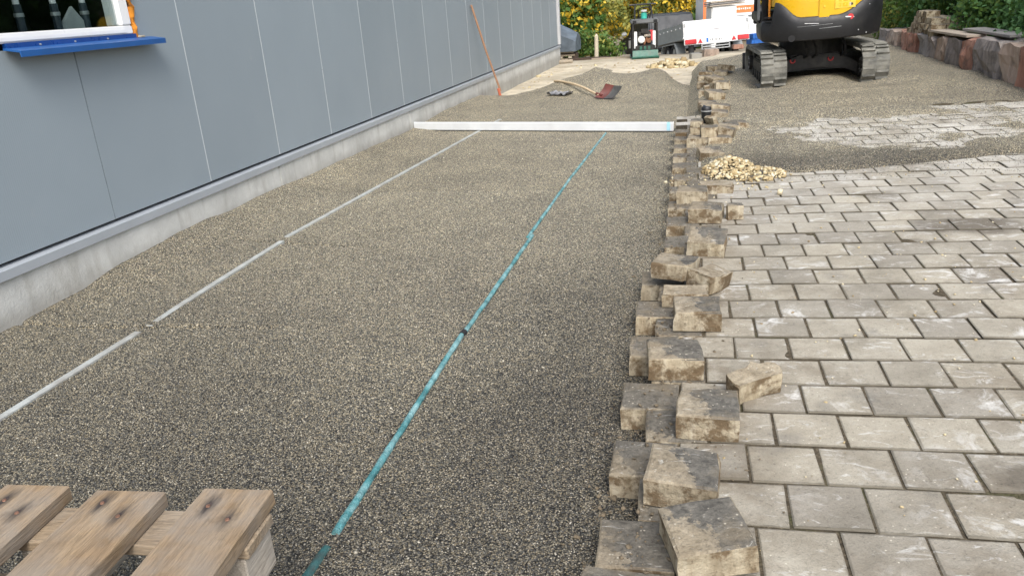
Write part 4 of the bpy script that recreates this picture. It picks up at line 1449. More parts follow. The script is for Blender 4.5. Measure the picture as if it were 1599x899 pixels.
LUG = lug_mesh()
hl, rad = .72, .232
for sx in (-1, 1):
    cx = sx * .60
    zc = .26
    m = MB()
    po, pi_ = stadium(hl, rad), stadium(hl, rad - .032)
    n = len(po)
    vs = []
    for x in (cx - .155, cx + .155):
        vs += [(x, p[0], p[1] + zc) for p in po] + [(x, p[0], p[1] + zc) for p in pi_]
    fs = []
    for i in range(n):
        j = (i + 1) % n
        fs += [(i, j, 2 * n + j, 2 * n + i), (n + i, 3 * n + i, 3 * n + j, n + j), (i, n + i, n + j, j), (2 * n + i, 2 * n + j, 3 * n + j, 3 * n + i)]
    m.add(vs, fs)
    tr = ubuild(m, 'track', MT['track'], ex)
    # lugs, two staggered rows
    per = []
    P = po + [po[0]]
    for a, b in zip(P[:-1], P[1:]):
        per.append(math.hypot(b[0] - a[0], b[1] - a[1]))
    tot = sum(per)
    cnt = 46
    for col in (-1, 1):
        for k in range(cnt):
            s_ = (k + (.5 if col > 0 else 0)) * tot / cnt
            i = 0
            while s_ > per[i]:
                s_ -= per[i]; i += 1
            a, b = Vector(P[i]), Vector(P[i + 1])
            t_ = (b - a).normalized(); p = a + t_ * s_
            nrm = Vector((t_.y, -t_.x))
            Mx = Matrix(((1, 0, 0), (0, t_.x, nrm.x), (0, t_.y, nrm.y)))
            q = (UM @ Mx).to_euler()
            loc = UM @ Vector((cx + col * .079, p.x, p.y + zc))
            o = link('track_lug', LUG, tr, loc)
            o.rotation_euler = q
    # sprocket, idler, rollers, frame
    for yy, nm in ((-hl, 'sprocket'), (hl, 'idler')):
        m = MB()
        m.cyl((cx - .07, yy, zc), (cx + .07, yy, zc), rad - .045, n=20)
        m.cyl((cx - .125, yy, zc), (cx + .125, yy, zc), .10, n=16)
        m.cyl((cx - .135, yy, zc), (cx + .135, yy, zc), .05, n=12)
        if nm == 'sprocket':
            for k in range(12):
                a = 2 * math.pi * k / 12
                m.box((cx, yy + (rad - .04) * math.cos(a), zc + (rad - .04) * math.sin(a)), (.05, .03, .03), Matrix.Rotation(a, 3, 'X'))
        w_ = ubuild(m, nm, MT['ex_dark'], ex, .004, 1)
        for k in range(8):
            a = 2 * math.pi * k / 8
            b_ = MB()
            b_.cyl((cx - sx * 0 - .13, yy + .078 * math.cos(a), zc + .078 * math.sin(a)), (cx - .122, yy + .078 * math.cos(a), zc + .078 * math.sin(a)), .010, n=6)
            ubuild(b_, 'bolt', MT['galv'], w_)
    m = MB()
    m.box((cx, 0, zc - .01), (.17, 1.15, .17))
    m.box((cx - sx * .0, 0, zc + .085), (.10, .95, .05))
    ubuild(m, 'track_frame', MT['ex_dark'], ex, .015)
    for yy in (-.48, -.24, 0, .24, .48):
        m = MB(); m.cyl((cx - .10, yy, zc - .115), (cx + .10, yy, zc - .115), .062, n=14)
        ubuild(m, 'roller', MT['ex_dark'], ex)
m = MB()
m.prism([(-.52, .13), (-.35, .20), (0, .235), (.35, .20), (.52, .13), (.52, .26), (.38, .34), (.2, .40), (-.2, .40), (-.38, .34), (-.52, .26)], 'y', -.42, -.20)
m.box((0, .15, .30), (.62, .9, .2))
m.prism([(-.52, .14), (0, .22), (.52, .14), (.52, .28), (.2, .38), (-.2, .38), (-.52, .28)], 'y', .35, .55)
ubuild(m, 'undercarriage_frame', MT['ex_dark'], ex, .015)
m = MB(); m.cyl((0, .05, .38), (0, .05, .64), .40, n=32)
ubuild(m, 'swing_bearing', MT['ex_dark'], ex)
m = MB()
m.prism([(1.22, .03), (1.30, .05), (1.26, .18), (1.29, .36), (1.23, .36), (1.19, .18)], 'x', -.76, .76)
m.box((-.35, 1.0, .19), (.09, .5, .10)); m.box((.35, 1.0, .19), (.09, .5, .10))
ubuild(m, 'dozer_blade', MT['ex_black'], ex, .006)
for x_ in (-.30, .17):
    m = MB()
    pts = [(x_ + .03 * math.cos(a), -.43, .345 + .035 * math.sin(a)) for a in np.linspace(math.pi * .9, math.pi * 2.1, 10)]
    m.tube(pts, .010, 7)
    ubuild(m, 'tow_ring', MT['red'], ex)

for k_, x_ in enumerate((-.16, -.05, .30)):
    MB().tube([(x_, -.55, .60), (x_ + .03, -.62, .50), (x_ + .05, -.52, .40), (x_ + .02, -.40, .36)], .016, 8).build('hydraulic_hose', MT['tyre'], ex, smooth=True)
# upper body: plan outline of rear, half-ellipse ends
HW = .695


def plan(n=40, inset=0.0):
    pts = []
    for i in range(n + 1):
        u_ = -1 + 2 * i / n
        s_ = math.sin(u_ * math.pi / 2)
        x = (HW - inset) * s_
        y = -1.06 + inset + .30 * abs(s_) ** 3.2
        pts.append((x, y))
    return [(-(HW - inset), .15)] + [(-(HW - inset), -.35)] + pts + [((HW - inset), -.35)] + [((HW - inset), .15)]


def ztop(x):
    a = abs(x) / HW
    if x < 0:
        return .895 + (.19 * sst(.40, .80, a) if x > -.585 else -.03)
    return .895 + .26 * sst(.22, 1.02, a)


pl = plan()
npn = len(pl)
fr = [0, .04, .3, .7, .96, 1.0]
of = [.022, .0, -.018, -.022, -.004, .01]
m = MB()
vs = []
for k in range(len(fr)):
    pk = plan(inset=.012 + of[k])
    for (x, y), (x0, y0) in zip(pk, pl):
        zt = float(ztop(x0)) if True else 0
        zb = .615 + .025 * max(0, x0)
        vs.append((x, y, zb + (zt - zb) * fr[k]))
fs = []
for k in range(len(fr) - 1):
    for i in range(npn - 1):
        fs.append((k * npn + i, k * npn + i + 1, (k + 1) * npn + i + 1, (k + 1) * npn + i))
# inner return at top and floor
pin = plan(inset=.09)
b0 = len(vs)
vs += [(x, y, float(ztop(x0))) for (x, y), (x0, y0) in zip(pin, pl)]
kk = (len(fr) - 1) * npn
for i in range(npn - 1):
    fs.append((kk + i, kk + i + 1, b0 + i + 1, b0 + i))
fs.append(tuple(range(npn)))
m.add(vs, fs)
cw = m.build('counterweight', MT['ex_black'], ex, smooth=True)
m = MB()
vs = []
hz = [0, .3, .6, .85, .96, 1.0]
hin = [.022, .02, .03, .06, .10, .18]
for k in range(len(hz)):
    pk = plan(inset=hin[k])
    for (x, y), (x0, y0) in zip(pk, pl):
        x, y = (max(x, -.575), y if x > -.575 else min(y + .16, .15))
        zb = float(ztop(max(x0, -.57))) - .05
        vs.append((x, y, zb + (1.50 - zb) * hz[k]))
fs = []
for k in range(len(hz) - 1):
    for i in range(npn - 1):
        fs.append((k * npn + i, k * npn + i + 1, (k + 1) * npn + i + 1, (k + 1) * npn + i))
fs.append(tuple(range((len(hz) - 1) * npn, len(hz) * npn)))
m.add(vs, fs)
m.cur = 0
hood = m.build('engine_hood', MT['ex_yellow'], ex, smooth=True)


def on_rear(x, z, out=.0):
    """point on the rear skin at lateral position x"""
    s_ = abs(x) / (HW - .012)
    y = -1.06 + .012 - .02 + .30 * min(1, s_) ** 3.2
    return Vector((x, y - out, z))


def rear_ang(x):
    a, b = on_rear(x - .02, 0), on_rear(x + .02, 0)
    return Matrix.Rotation(math.atan2(b.y - a.y, b.x - a.x), 3, 'Z')


for side, zs in ((-1, (.82, .865, .91)), (1, (.86, .905, .95))):
    for q, z in enumerate(zs):
        x = side * (.60 + .01 * q)
        MB().box(on_rear(x, z, -.006), (.14, .03, .022), rear_ang(x)).build('vent', MT['black'], cw, .006)
MB().cyl(on_rear(-.36, .655, -.01), on_rear(-.36, .655, .004), .040, n=16).build('tie_down_hole', MT['black'], cw)
x = .30
MB().cyl(on_rear(x, .86, .0), on_rear(x, .86, .003) , .034, n=20).build('round_sticker', MT['red'], cw)
for (a, b, w_) in (((.24, .862), (.40, .85), .014), ((.41, .845), (.465, .815), .010), ((.53, .795), (.58, .765), .018), ((-.22, .82), (-.06, .81), .006), ((-.05, .75), (.2, .76), .004), ((-.3, .785), (.1, .795), .003)):
    m = MB()
    for i in range(5):
        x0, x1 = a[0] + (b[0] - a[0]) * i / 5, a[0] + (b[0] - a[0]) * (i + 1) / 5
        z0, z1 = a[1] + (b[1] - a[1]) * i / 5, a[1] + (b[1] - a[1]) * (i + 1) / 5
        p, q = on_rear(x0, z0, .0045), on_rear(x1, z1, .0045)
        ww = w_ * (.6 + .5 * random.random())
        m.add([p - Vector((0, 0, ww / 2)), q - Vector((0, 0, ww / 2)), q + Vector((0, 0, ww / 2)), p + Vector((0, 0, ww / 2))], [(0, 1, 2, 3)])
    m.build('scratch', MT['paint_white' if w_ > .005 else 'galv'], cw)
for (x, z) in ((.47, .92), (.52, .98), (.50, .66), (.40, .70), (.60, .9)):
    MB().cyl(on_rear(x, z, .0), on_rear(x, z, .006), .007, n=8).build('chip_mark', MT['galv'], cw)
# hood details
def on_hood(x, z, out=0.0):
    p = on_rear(x, z, 0); p.y += .032 - out
    return p


MB().box(on_hood(.0, 1.02, .004), (.13, .03, .30)).build('latch_cover', MT['ex_yellow'], hood, .008)
MB().cyl(on_hood(.0, 1.0, .018), on_hood(.0, 1.0, .026), .012, n=12).build('latch', MT['ex_yellow2'], hood)
lb = MB(); lb.box(on_hood(.235, 1.03, .002), (.235, .006, .135), rear_ang(.235))
lbl = lb.build('warning_label', MT['ex_yellow2'], hood)
for i in range(3):
    for j in range(2):
        xx = .16 + i * .075
        MB().box(on_hood(xx, 1.062 - j * .06, .006), (.055, .004, .042), rear_ang(xx)).build('pictogram', MT['ex_yellow' if (i, j) != (2, 1) else 'palewood'], lbl)
        MB().cyl(on_hood(xx, 1.062 - j * .06, .007), on_hood(xx, 1.062 - j * .06, .010), .011 + .005 * ((i + j) % 2), n=7).build('symbol', MT['ex_black' if (i, j) == (2, 1) else 'ex_yellow2'], lbl)
MB().box(on_hood(-.26, 1.19, -.004), (.28, .03, .10), rear_ang(-.26)).build('rear_lamp_recess', MT['ex_black'], hood, .03, 3)
MB().box(on_hood(-.26, 1.17, .010), (.05, .012, .03), rear_ang(-.26)).build('lamp_lens', MT['galv'], hood, .008)
# cab
m = MB()
for (x, y) in ((-.65, -.52), (-.66, .85), (-.02, .85), (-.02, -.20)):
    m.bar((x, y, .78), (x * .96, y * .98, 2.28), .06, .07)
m.box((-.35, .27, 2.31), (.78, 1.3, .07)); m.box((-.36, .27, .90), (.72, 1.25, .12))
cb = m.build('cab', MT['ex_black'], ex, .012)
for (c, d_) in (((-.665, .27, 1.6), (.008, 1.08, 1.25)), ((-.36, .86, 1.6), (.6, .008, 1.25)), ((-.36, -.31, 1.75), (.6, .008, .95)), ((-.012, .27, 1.75), (.008, 1.08, .95))):
    MB().box(c, d_).build('cab_window', MT['cabglass'], cb)
MB().box((-.60, -.66, 1.44), (.022, .03, 1.10)).build('door_edge', MT['foam'], cb)
MB().box((-.36, .15, 1.15), (.45, .45, .3)).build('seat', MT['ex_dark'], cb, .04)
MB().box((-.715, -.45, 1.02), (.03, .10, .30)).build('mirror_arm', MT['grey_plastic'], ex, .01)
MB().box((.32, .45, .86), (.66, .85, .4)).build('tank_side', MT['ex_yellow'], ex, .04)
# boom
m = MB()
m.cyl((.10, .95, .55), (.10, .95, .95), .12, n=16)
m.bar((.10, 1.0, .85), (.10, 1.75, 2.3), .16, .24)
m.bar((.10, 1.70, 2.25), (.10, 2.75, 2.05), .16, .22)
m.build('boom', MT['ex_yellow'], ex, .02)
m = MB(); m.bar((.10, 2.72, 2.25), (.10, 2.95, .75), .13, .18); m.build('stick', MT['ex_yellow'], ex, .02)
m = MB(); m.prism([(2.75, .75), (3.05, .75), (3.1, .45), (2.9, .22), (2.62, .3), (2.8, .5)], 'x', -.15, .35); m.build('bucket', MT['ex_dark'], ex, .01)
m = MB(); m.cyl((.10, 1.2, .75), (.10, 1.75, 1.55), .05, n=12); m.cyl((.1, 1.75, 1.55), (.10, 2.0, 2.0), .03, n=12); m.build('hydraulic_ram', MT['galv'], ex)

# ------------------------------------------------------------------ stone wall on the right
sw = thing('stone_wall', 'low wall of big rough sandstone blocks along the right of the yard', 'wall', (3.27, 8.0, .19))
stone_spec = [  # y start, length, mat, height
    (-3.1, .8, 'grey_stone', .46), (-2.3, .62, 'red_stone', .45), (-1.68, .9, 'brown_stone', .46), (-.78, .78, 'grey_stone', .44),
    (0.0, .62, 'brown_stone', .43), (.62, .72, 'red_stone', .44), (1.34, .55, 'brown_stone', .42), (1.89, .92, 'grey_stone', .43), (2.81, .52, 'red_stone', .40),
    (3.33, .62, 'grey_stone', .37), (3.95, .55, 'brown_stone', .36), (4.5, .40, 'grey_stone', .33), (4.9, .62, 'pale_stone', .34),
    (5.52, .40, 'red_stone', .33), (5.92, .36, 'red_stone', .33), (6.28, .5, 'red_stone', .34), (6.78, .7, 'brown_stone', .32), (7.5, .8, 'grey_stone', .3)]
for i, (y0, L, mt, h) in enumerate(stone_spec):
    bm = bmesh.new()
    bmesh.ops.create_cube(bm, size=1)
    bmesh.ops.subdivide_edges(bm, edges=bm.edges[:], cuts=4, use_grid_fill=True)
    rr = random.Random(i)
    of_ = Vector((i * 3.7, i * 1.3, 0))
    for v in bm.verts:
        c = v.co.copy()
        p = Vector((c.x * .5, c.y * (L - .025), c.z * (h + .1)))
        e = sum(1 for a in c if abs(abs(a) - .5) < .01)
        q = p * (1 - .015 * (e - 1) if e > 1 else 1.0)
        q += Vector((noise.noise(p * 4 + of_), noise.noise(p * 4 + of_ + Vector((9, 0, 0))) * .5, noise.noise(p * 5 + of_ + Vector((0, 9, 0))) * .6)) * .07
        q += Vector((noise.noise(p * 13 + of_), 0, noise.noise(p * 11 + of_ + Vector((0, 0, 7))))) * .02
        v.co = q
    me = bpy.data.meshes.new('stone_block')
    bm.to_mesh(me); bm.free()
    me.materials.append(MT[mt])
    me.polygons.foreach_set('use_smooth', [False] * len(me.polygons))
    o = link('stone_block', me, sw, (.25 + rr.uniform(-.02, .02), y0 + L / 2, h / 2 - .05))
    o.rotation_euler = (0, 0, R(rr.uniform(-2, 2)))
# boards on the wall
def plank(a, b, w, h, mat, label):
    a, b = Vector(a), Vector(b)
    q = (b - a).to_track_quat('Y', 'Z')
    L = (b - a).length
    o = MB().box((0, 0, 0), (w, L, h)).build('plank', MT[mat], None, .003, 1)
    o.location = (a + b) / 2
    o.rotation_euler = q.to_euler()
    return tag(o, label, 'plank', 'boards lying on the stone wall')


plank((3.42, 13.1, .60), (3.38, 11.15, .62), .22, .03, 'board_pale', 'pale board with its long edge over the front of the stone wall')
plank((3.56, 11.9, .662), (3.55, 10.15, .665), .26, .03, 'board_grey', 'grey weathered board lying on top of the pale one on the wall')
plank((3.60, 10.9, .625), (3.62, 9.65, .635), .2, .025, 'board_grey', 'darker short board below the grey one near the single tan block')
o = link('stone_slab', paver_mesh('stone_slab', .22, .32, .09, MT['loose'], .008, .004, 71), None, (3.52, 9.35, .73), (0, 0, R(12)))
tag(o, 'single tan block standing on the stone wall in front of the hedge', 'paving stone')
HG = 'old pavers heaped on the stone wall'
HL = 'weathered brown paver in the heap on top of the stone wall'
rr = random.Random(12)
for lay, (cnt, y0, y1) in enumerate(((7, 12.9, 14.35), (6, 12.95, 14.2), (5, 13.1, 14.0), (3, 13.4, 13.9))):
    for k in range(cnt):
        for row in range(2 if lay < 3 else 1):
            y = y0 + (y1 - y0) * (k + .5) / cnt + rr.uniform(-.02, .02)
            o = link('loose_paver', rr.choice(LM), None, (3.42 + .2 * row + rr.uniform(-.02, .02), y, .51 + .088 * (lay + 1)))
            o.rotation_euler = (R(rr.uniform(-3, 3)), R(rr.uniform(-3, 3)), R(rr.uniform(-9, 9)))
            tag(o, HL, 'paving stone', HG)

# ------------------------------------------------------------------ far side
def far_tyre(parent, c, ax, r, w, rim='galv'):
    """tyre with rim along local x"""
    m = MB()
    n = 20
    prof = [(r * .62, -w / 2), (r * .92, -w / 2), (r, -w * .3), (r, w * .3), (r * .92, w / 2), (r * .62, w / 2)]
    vs = []
    for rr_, x in prof:
        for i in range(n):
            a = 2 * math.pi * i / n
            vs.append((c[0] + x, c[1] + rr_ * math.cos(a), c[2] + rr_ * math.sin(a)))
    k = len(prof)
    fs = [(q * n + i, q * n + (i + 1) % n, ((q + 1) % k) * n + (i + 1) % n, ((q + 1) % k) * n + i) for q in range(k) for i in range(n)]
    m.add(vs, fs)
    o = m.build('wheel', MT['tyre'], parent, smooth=True)
    MB().cyl((c[0] - w * .35, c[1], c[2]), (c[0] + w * .35, c[1], c[2]), r * .6, n=16).build('rim', MT[rim], o, .01)
    return o


A = Vector((-.40, 23.58, .11)); B = Vector((1.42, 24.27, .15)); C_ = Vector((-1.34, 26.06, -.19))
tx_ = (B - A).normalized(); ty_ = (C_ - A); ty_ = (ty_ - tx_ * ty_.dot(tx_)).normalized(); tz_ = tx_.cross(ty_)
tr = thing('flatbed_trailer', 'white tandem flatbed trailer with a wide tailgate and red rear lights', 'trailer')
TM = Matrix((tx_, ty_, tz_)).transposed().to_4x4(); TM.translation = A
tr.matrix_world = TM
TW, TL = 1.95, 2.75
MB().box((TW / 2, .015, .235), (TW, .03, .46)).build('tailgate', MT['paint_white'], tr, .008)
tg = [o for o in tr.children][0]
MB().box((TW / 2, -.008, .012), (TW + .02, .05, .045)).build('rear_rail', MT['paint_white'], tr, .004)
for x in (.05, TW - .05):
    MB().box((x, -.012, .36), (.045, .03, .10)).build('latch', MT['galv'], tg, .004)
for k in range(5):
    MB().box((TW * .47 + k * .035, -.002, .19), (.022, .004, .03)).build('emblem', MT['grey_plastic'], tg)
MB().box((.015, TL / 2, .21), (.03, TL, .42)).build('side_board', MT['grey_side'], tr, .006)
MB().box((TW - .015, TL / 2, .21), (.03, TL, .42)).build('side_board', MT['grey_side'], tr, .006)
MB().box((TW / 2, TL, .21), (TW, .03, .42)).build('front_board', MT['grey_side'], tr, .006)
MB().box((TW / 2, TL / 2, -.015), (TW - .05, TL - .02, .05)).build('bed', MT['galv'], tr)
for k in range(7):
    MB().cyl((-.012, .25 + .36 * k, .30), (.0, .25 + .36 * k, .30), .022, n=8).build('tarp_button', MT['paint_white'], tr)
MB().box((-.01, TL / 2, -.005), (.04, TL, .05)).build('side_rail', MT['grey_side'], tr, .006)
m = MB()
m.box((.5, TL / 2, -.10), (.08, TL, .12)); m.box((TW - .5, TL / 2, -.10), (.08, TL, .12))
m.bar((.5, TL, -.10), (TW / 2, TL + 1.2, -.12), .07, .08); m.bar((TW - .5, TL, -.10), (TW / 2, TL + 1.2, -.12), .07, .08)
m.build('chassis', MT['galv'], tr)
MB().box((TW / 2, -.02, -.105), (TW - .02, .05, .17)).build('light_board', MT['paint_white'], tr, .005)
for s_ in (-1, 1):
    cx = TW / 2 + s_ * .78
    MB().box((cx, -.055, -.105), (.34, .04, .13)).build('tail_light', MT['red'], tr, .012)
    m = MB(); xx = TW / 2 + s_ * .50
    m.prism([(xx - .07, -.16), (xx + .07, -.16), (xx, -.035)], 'y', -.058, -.046)
    m.build('triangle_reflector', MT['red'], tr)
p_ = MB().box((TW / 2 - .05, -.05, -.095), (.54, .012, .115)).build('number_plate', MT['paint_white'], tr)
MB().box((TW / 2 - .29, -.058, -.095), (.06, .006, .11)).build('country_strip', MT['plate_blue'], p_)
for k in range(7):
    if k == 2: continue
    MB().box((TW / 2 - .20 + k * .055, -.058, -.095), (.016 + .012 * (k % 2), .004, .06)).build('character', MT['grey_plastic'], p_)
m = MB()
for z in (-.20, -.27, -.34):
    m.box((TW / 2 - .05, -.05, z), (.82, .03, .028))
for x in (-.46, .36):
    m.box((TW / 2 + x, -.05, -.27), (.03, .03, .17))
m.build('underrun_guard', MT['galv'], tr)
for y in (.95, 1.52):
    for x in (.10, TW - .10):
        far_tyre(tr, (x, y, -.36), 0, .27, .17)
for x in (.10, TW - .10):
    m = MB()
    m.prism([(.50, -.42), (.56, -.22), (.70, -.07), (.74, -.07), (.62, -.22), (.54, -.42)], 'x', x - .14, x + .14)
    m.prism([(.70, -.07), (1.78, -.07), (1.92, -.22), (1.98, -.42), (1.94, -.42), (1.88, -.23), (1.76, -.10), (.72, -.10)], 'x', x - .14, x + .14)
    m.build('mudguard', MT['grey_side'], tr)
for s_ in (.14,):
    far_tyre(tr, (.17, .22, -.47), 0, .22, .16, 'tyre') if False else None
MB().cyl((.25, .1, -.62), (.25, .1, -.1), .08, n=12).build('support_leg', MT['tyre'], tr)

# dark car in front of the trailer
cr = thing('parked_car', 'dark grey estate car with roof rails hitched ahead of the white trailer', 'car')
hd = Vector((ty_.x, ty_.y, -.075)).normalized()
sx_ = hd.cross(Vector((0, 0, 1))).normalized(); uz = sx_.cross(hd)
CM = Matrix((sx_, hd, uz)).transposed().to_4x4()
CM.translation = Vector((-1.90, 32.6, -1.10))
cr.matrix_world = CM
CW = 2.1
m = MB()
prof = [(0.05, .35), (.0, .75), (.05, 1.0), (2.9, 1.02), (3.3, 1.0), (4.35, .86), (4.55, .65), (4.5, .32), (3.95, .3), (3.8, .6), (3.4, .6), (3.25, .3), (1.15, .3), (1.0, .6), (.6, .6), (.45, .3)]
m.prism(prof, 'x', 0, CW)
body = m.build('body', MT['suv'], cr, .05, 3, smooth=True)
m = MB()
ro = [(.12, 1.0), (.35, 1.68), (.7, 1.76), (2.0, 1.74), (2.35, 1.66), (3.3, 1.0)]
n = len(ro)
vs = [(.06 + .14 * (z - 1.0), y, z) for y, z in ro] + [(CW - .06 - .14 * (z - 1.0), y, z) for y, z in ro]
fs = [tuple(range(n))[::-1], tuple(range(n, 2 * n))] + [(i, (i + 1) % n, n + (i + 1) % n, n + i) for i in range(n)]
m.add(vs, fs)
m.build('roof', MT['suv'], cr, .04, 3, smooth=True)
for y0, y1, y2, y3 in ((.42, 1.3, 1.25, .55), (1.38, 2.2, 2.12, 1.38), (2.28, 3.1, 2.42, 2.22)):
    m = MB()
    vs = [(.05, y0, 1.05), (.05, y1, 1.05), (.13, y2, 1.58), (.13, y3, 1.58)]
    m.add(vs + [(v[0] + .01, v[1], v[2]) for v in vs], [(0, 1, 2, 3), (7, 6, 5, 4)])
    m.build('side_window', MT['suvglass'], cr)
    m = MB()
    vs = [(CW - v[0], v[1], v[2]) for v in vs]
    m.add(vs + [(v[0] - .01, v[1], v[2]) for v in vs], [(0, 1, 2, 3), (7, 6, 5, 4)])
    m.build('side_window', MT['suvglass'], cr)
m = MB(); vs = [(.2, .10, 1.08), (CW - .2, .10, 1.08), (CW - .26, .30, 1.60), (.26, .30, 1.60)]
m.add(vs, [(0, 1, 2, 3)]); m.build('rear_window', MT['suvglass'], cr)
m = MB(); vs = [(.12, 3.2, 1.08), (CW - .12, 3.2, 1.08), (CW - .2, 2.42, 1.66), (.2, 2.42, 1.66)]
m.add(vs, [(0, 1, 2, 3)]); m.build('windscreen', MT['suvglass'], cr)
for x in (.22, CW - .22):
    m = MB(); m.tube([(x, .6, 1.76), (x, .7, 1.83), (x, 2.0, 1.81), (x, 2.1, 1.73)], .022, 7); m.build('roof_rail', MT['ex_black'], cr)
    MB().box((x - .08 if x < 1 else x + .08, .02, .92), (.16, .06, .42)).build('tail_light', MT['red'], cr, .02)
for x in (-.12, CW + .12):
    MB().box((x, 3.05, 1.12), (.22, .12, .16)).build('mirror', MT['galv'], cr, .04, 2)
for x in (.06, CW - .06):
    for y in (.8, 3.6):
        far_tyre(cr, (x, y, .34), 0, .34, .2)
for y in (.95, 2.0, 2.9):
    MB().box((-.012, y - .3, .92), (.03, .18, .035)).build('door_handle', MT['galv'], cr, .008)
MB().box((-.006, 2.55, .68), (.012, .5, .32)).build('door_sign', MT['paint_white'], cr)

# plate compactor
pc = thing('plate_compactor', 'green vibrating plate compactor standing in front of the dark car', 'plate compactor', (-1.30, 20.35, -.13), R(8))
m = MB()
m.prism([(-.5, .06), (-.42, .0), (.42, .0), (.5, .06), (.5, .09), (.42, .04), (-.42, .04), (-.5, .09)], 'x', -.33, .33)
m.build('base_plate', MT['green'], pc, .004)
MB().prism([(-.44, .045), (-.34, .045), (-.30, .22), (-.38, .22)], 'x', -.31, .31).build('front_guard', MT['green'], pc, .008)
MB().box((0, .0, .2), (.5, .6, .28)).build('exciter_housing', MT['ex_dark'], pc, .02)
m = MB(); m.box((0, -.08, .47), (.30, .26, .36)); m.box((0, -.22, .66), (.17, .08, .11))
m.build('engine', MT['ex_dark'], pc, .012)
MB().cyl((-.085, -.30, .47), (-.085, -.2, .47), .085, n=18).build('recoil_cover', MT['film'], pc, .012)
MB().cyl((.095, -.29, .44), (.095, -.2, .44), .06, n=14).build('exhaust', MT['rust'], pc, .01)
MB().box((.06, -.26, .56), (.16, .06, .06)).build('carburettor', MT['engine'], pc, .01)
MB().cyl((-.02, -.28, .35), (.05, -.25, .52), .022, n=8).build('hose', MT['rust'], pc)
for x in (-.1, .0, .1):
    MB().box((x, -.29, .27), (.06, .04, .09)).build('mount', MT['green'], pc, .008)
for x in (-.29, .29):
    MB().bar((x, -.30, .05), (x * .98, -.28, .86), .045, .05).build('guard_post', MT['ex_dark'], pc, .006)
    MB().bar((x, .25, .05), (x, .22, .86), .045, .05).build('guard_post', MT['ex_dark'], pc, .006)
for x in (-.225, .225):
    MB().box((x, -.27, .46), (.07, .02, .40)).build('side_plate', MT['paint_white'], pc, .005)
MB().box((0, -.02, .89), (.66, .58, .10)).build('top_guard', MT['grey_plastic'], pc, .02)
for x in (-.25, .25):
    MB().box((x, -.31, .89), (.09, .02, .06)).build('hoop_slot', MT['black'], pc, .006)
m = MB(); m.cyl((0, 0, .94), (0, 0, 1.08), .075, n=16); m.cyl((0, 0, 1.08), (0, 0, 1.10), .05, n=12)
m.build('tank', MT['teal_tank'], pc, .01, smooth=True)
MB().cyl((0, 0, 1.10), (0, 0, 1.15), .07, n=14).build('tank_cap', MT['film'], pc, .008)
m = MB(); m.tube([(-.22, .05, .92), (-.2, .3, 1.2), (-.17, .45, 1.27), (.17, .45, 1.27), (.2, .3, 1.2), (.22, .05, .92)], .018, 8); m.tube([(-.33, .46, 1.27), (.33, .46, 1.27)], .02, 8)
m.build('handle', MT['ex_black'], pc)
m = MB(); m.tube([(-.12, .0, .95), (-.15, -.1, 1.15), (-.05, -.16, 1.21), (.1, -.16, 1.21), (.17, -.08, 1.12), (.14, 0, .95)], .013, 7)
m.build('lifting_hoop', MT['ex_black'], pc)

# post, tarp, timber near the corner of the hall
t = thing('wooden_post', 'single pale round wooden post in front of the bushes', 'post', (-2.56, 20.9, -.16))
MB().cyl((0, 0, 0), (.01, 0, .60), .055, .05, n=14).build('shaft', MT['palewood'], t, .006)
MB().cyl((.01, 0, .60), (.01, 0, .66), .048, .02, n=14).build('pointed_top', MT['palewood'], t)
m = MB()
nu_, nv_ = 14, 10
vs = []
for i in range(nu_):
    for j in range(nv_):
        a, b = i / (nu_ - 1), j / (nv_ - 1)
        x = -1.2 + 1.65 * a; y = -.5 + 1.0 * b
        z = .70 - .55 * max(0, (x + .1)) ** 1.2 - .9 * (b - .5) ** 2 + .05 * noise.noise(Vector((x * 4, y * 4, 1)))
        vs.append((x, y, z))
fs = [(i * nv_ + j, (i + 1) * nv_ + j, (i + 1) * nv_ + j + 1, i * nv_ + j + 1) for i in range(nu_ - 1) for j in range(nv_ - 1)]
k = len(vs)
m.add(vs, fs)
rim = [i * nv_ for i in range(nu_)] + [(nu_ - 1) * nv_ + j for j in range(1, nv_)] + [i * nv_ + nv_ - 1 for i in range(nu_ - 2, -1, -1)] + [j for j in range(nv_ - 2, 0, -1)]
base = [(m.v[i][0], m.v[i][1], -.02) for i in rim]
o0 = len(m.v)
m.add(base, [])
for q in range(len(rim)):
    q2 = (q + 1) % len(rim)
    m.f.append((rim[q], rim[q2], o0 + q2, o0 + q)); m.mi.append(0)
m.f.append(tuple(range(o0, o0 + len(rim)))); m.mi.append(0)
o = m.build('covered_stack', MT['tarp'], None, smooth=True)
o.location = (-3.62, 21.9, .09)
tag(o, 'stack covered with a grey tarpaulin behind the building corner', 'tarpaulin')
t = thing('timber_stack', 'low stack of short timbers and pallet wood at the building corner', 'timber stack', (-3.55, 21.75, -.17))
for k, z in enumerate((.03, .14, .22)):
    MB().box((0, 0, z), (.72 - .06 * k, .5, .05)).build('board', MT['oldwood'], t, .006)
for x in (-.28, -.05, .2):
    MB().box((x, -.05, .085), (.10, .4, .055)).build('block', MT['palewood'], t, .006)
MB().box((0, .02, .18), (.6, .4, .035)).build('dark_layer', MT['darkwood'], t)
MB().box((.33, -.05, .1), (.1, .35, .18)).build('end_board', MT['darkwood'], t, .006)
o = MB().cyl((-.28, 0, .05), (.25, .1, .05), .055, .05, 12).build('log', MT['oldwood'], None, .006, smooth=True)
o.location = (-3.30, 19.9, -.13)
tag(o, 'short round log lying on the sand at the foot of the hall', 'log')
o = MB().bar((-.55, 0, .05), (.55, .15, .05), .12, .07).build('beam', MT['darkwood'], None, .006)
o.location = (-2.75, 20.75, -.15)
tag(o, 'dark beam on the ground between the timber stack and the wooden post', 'beam')
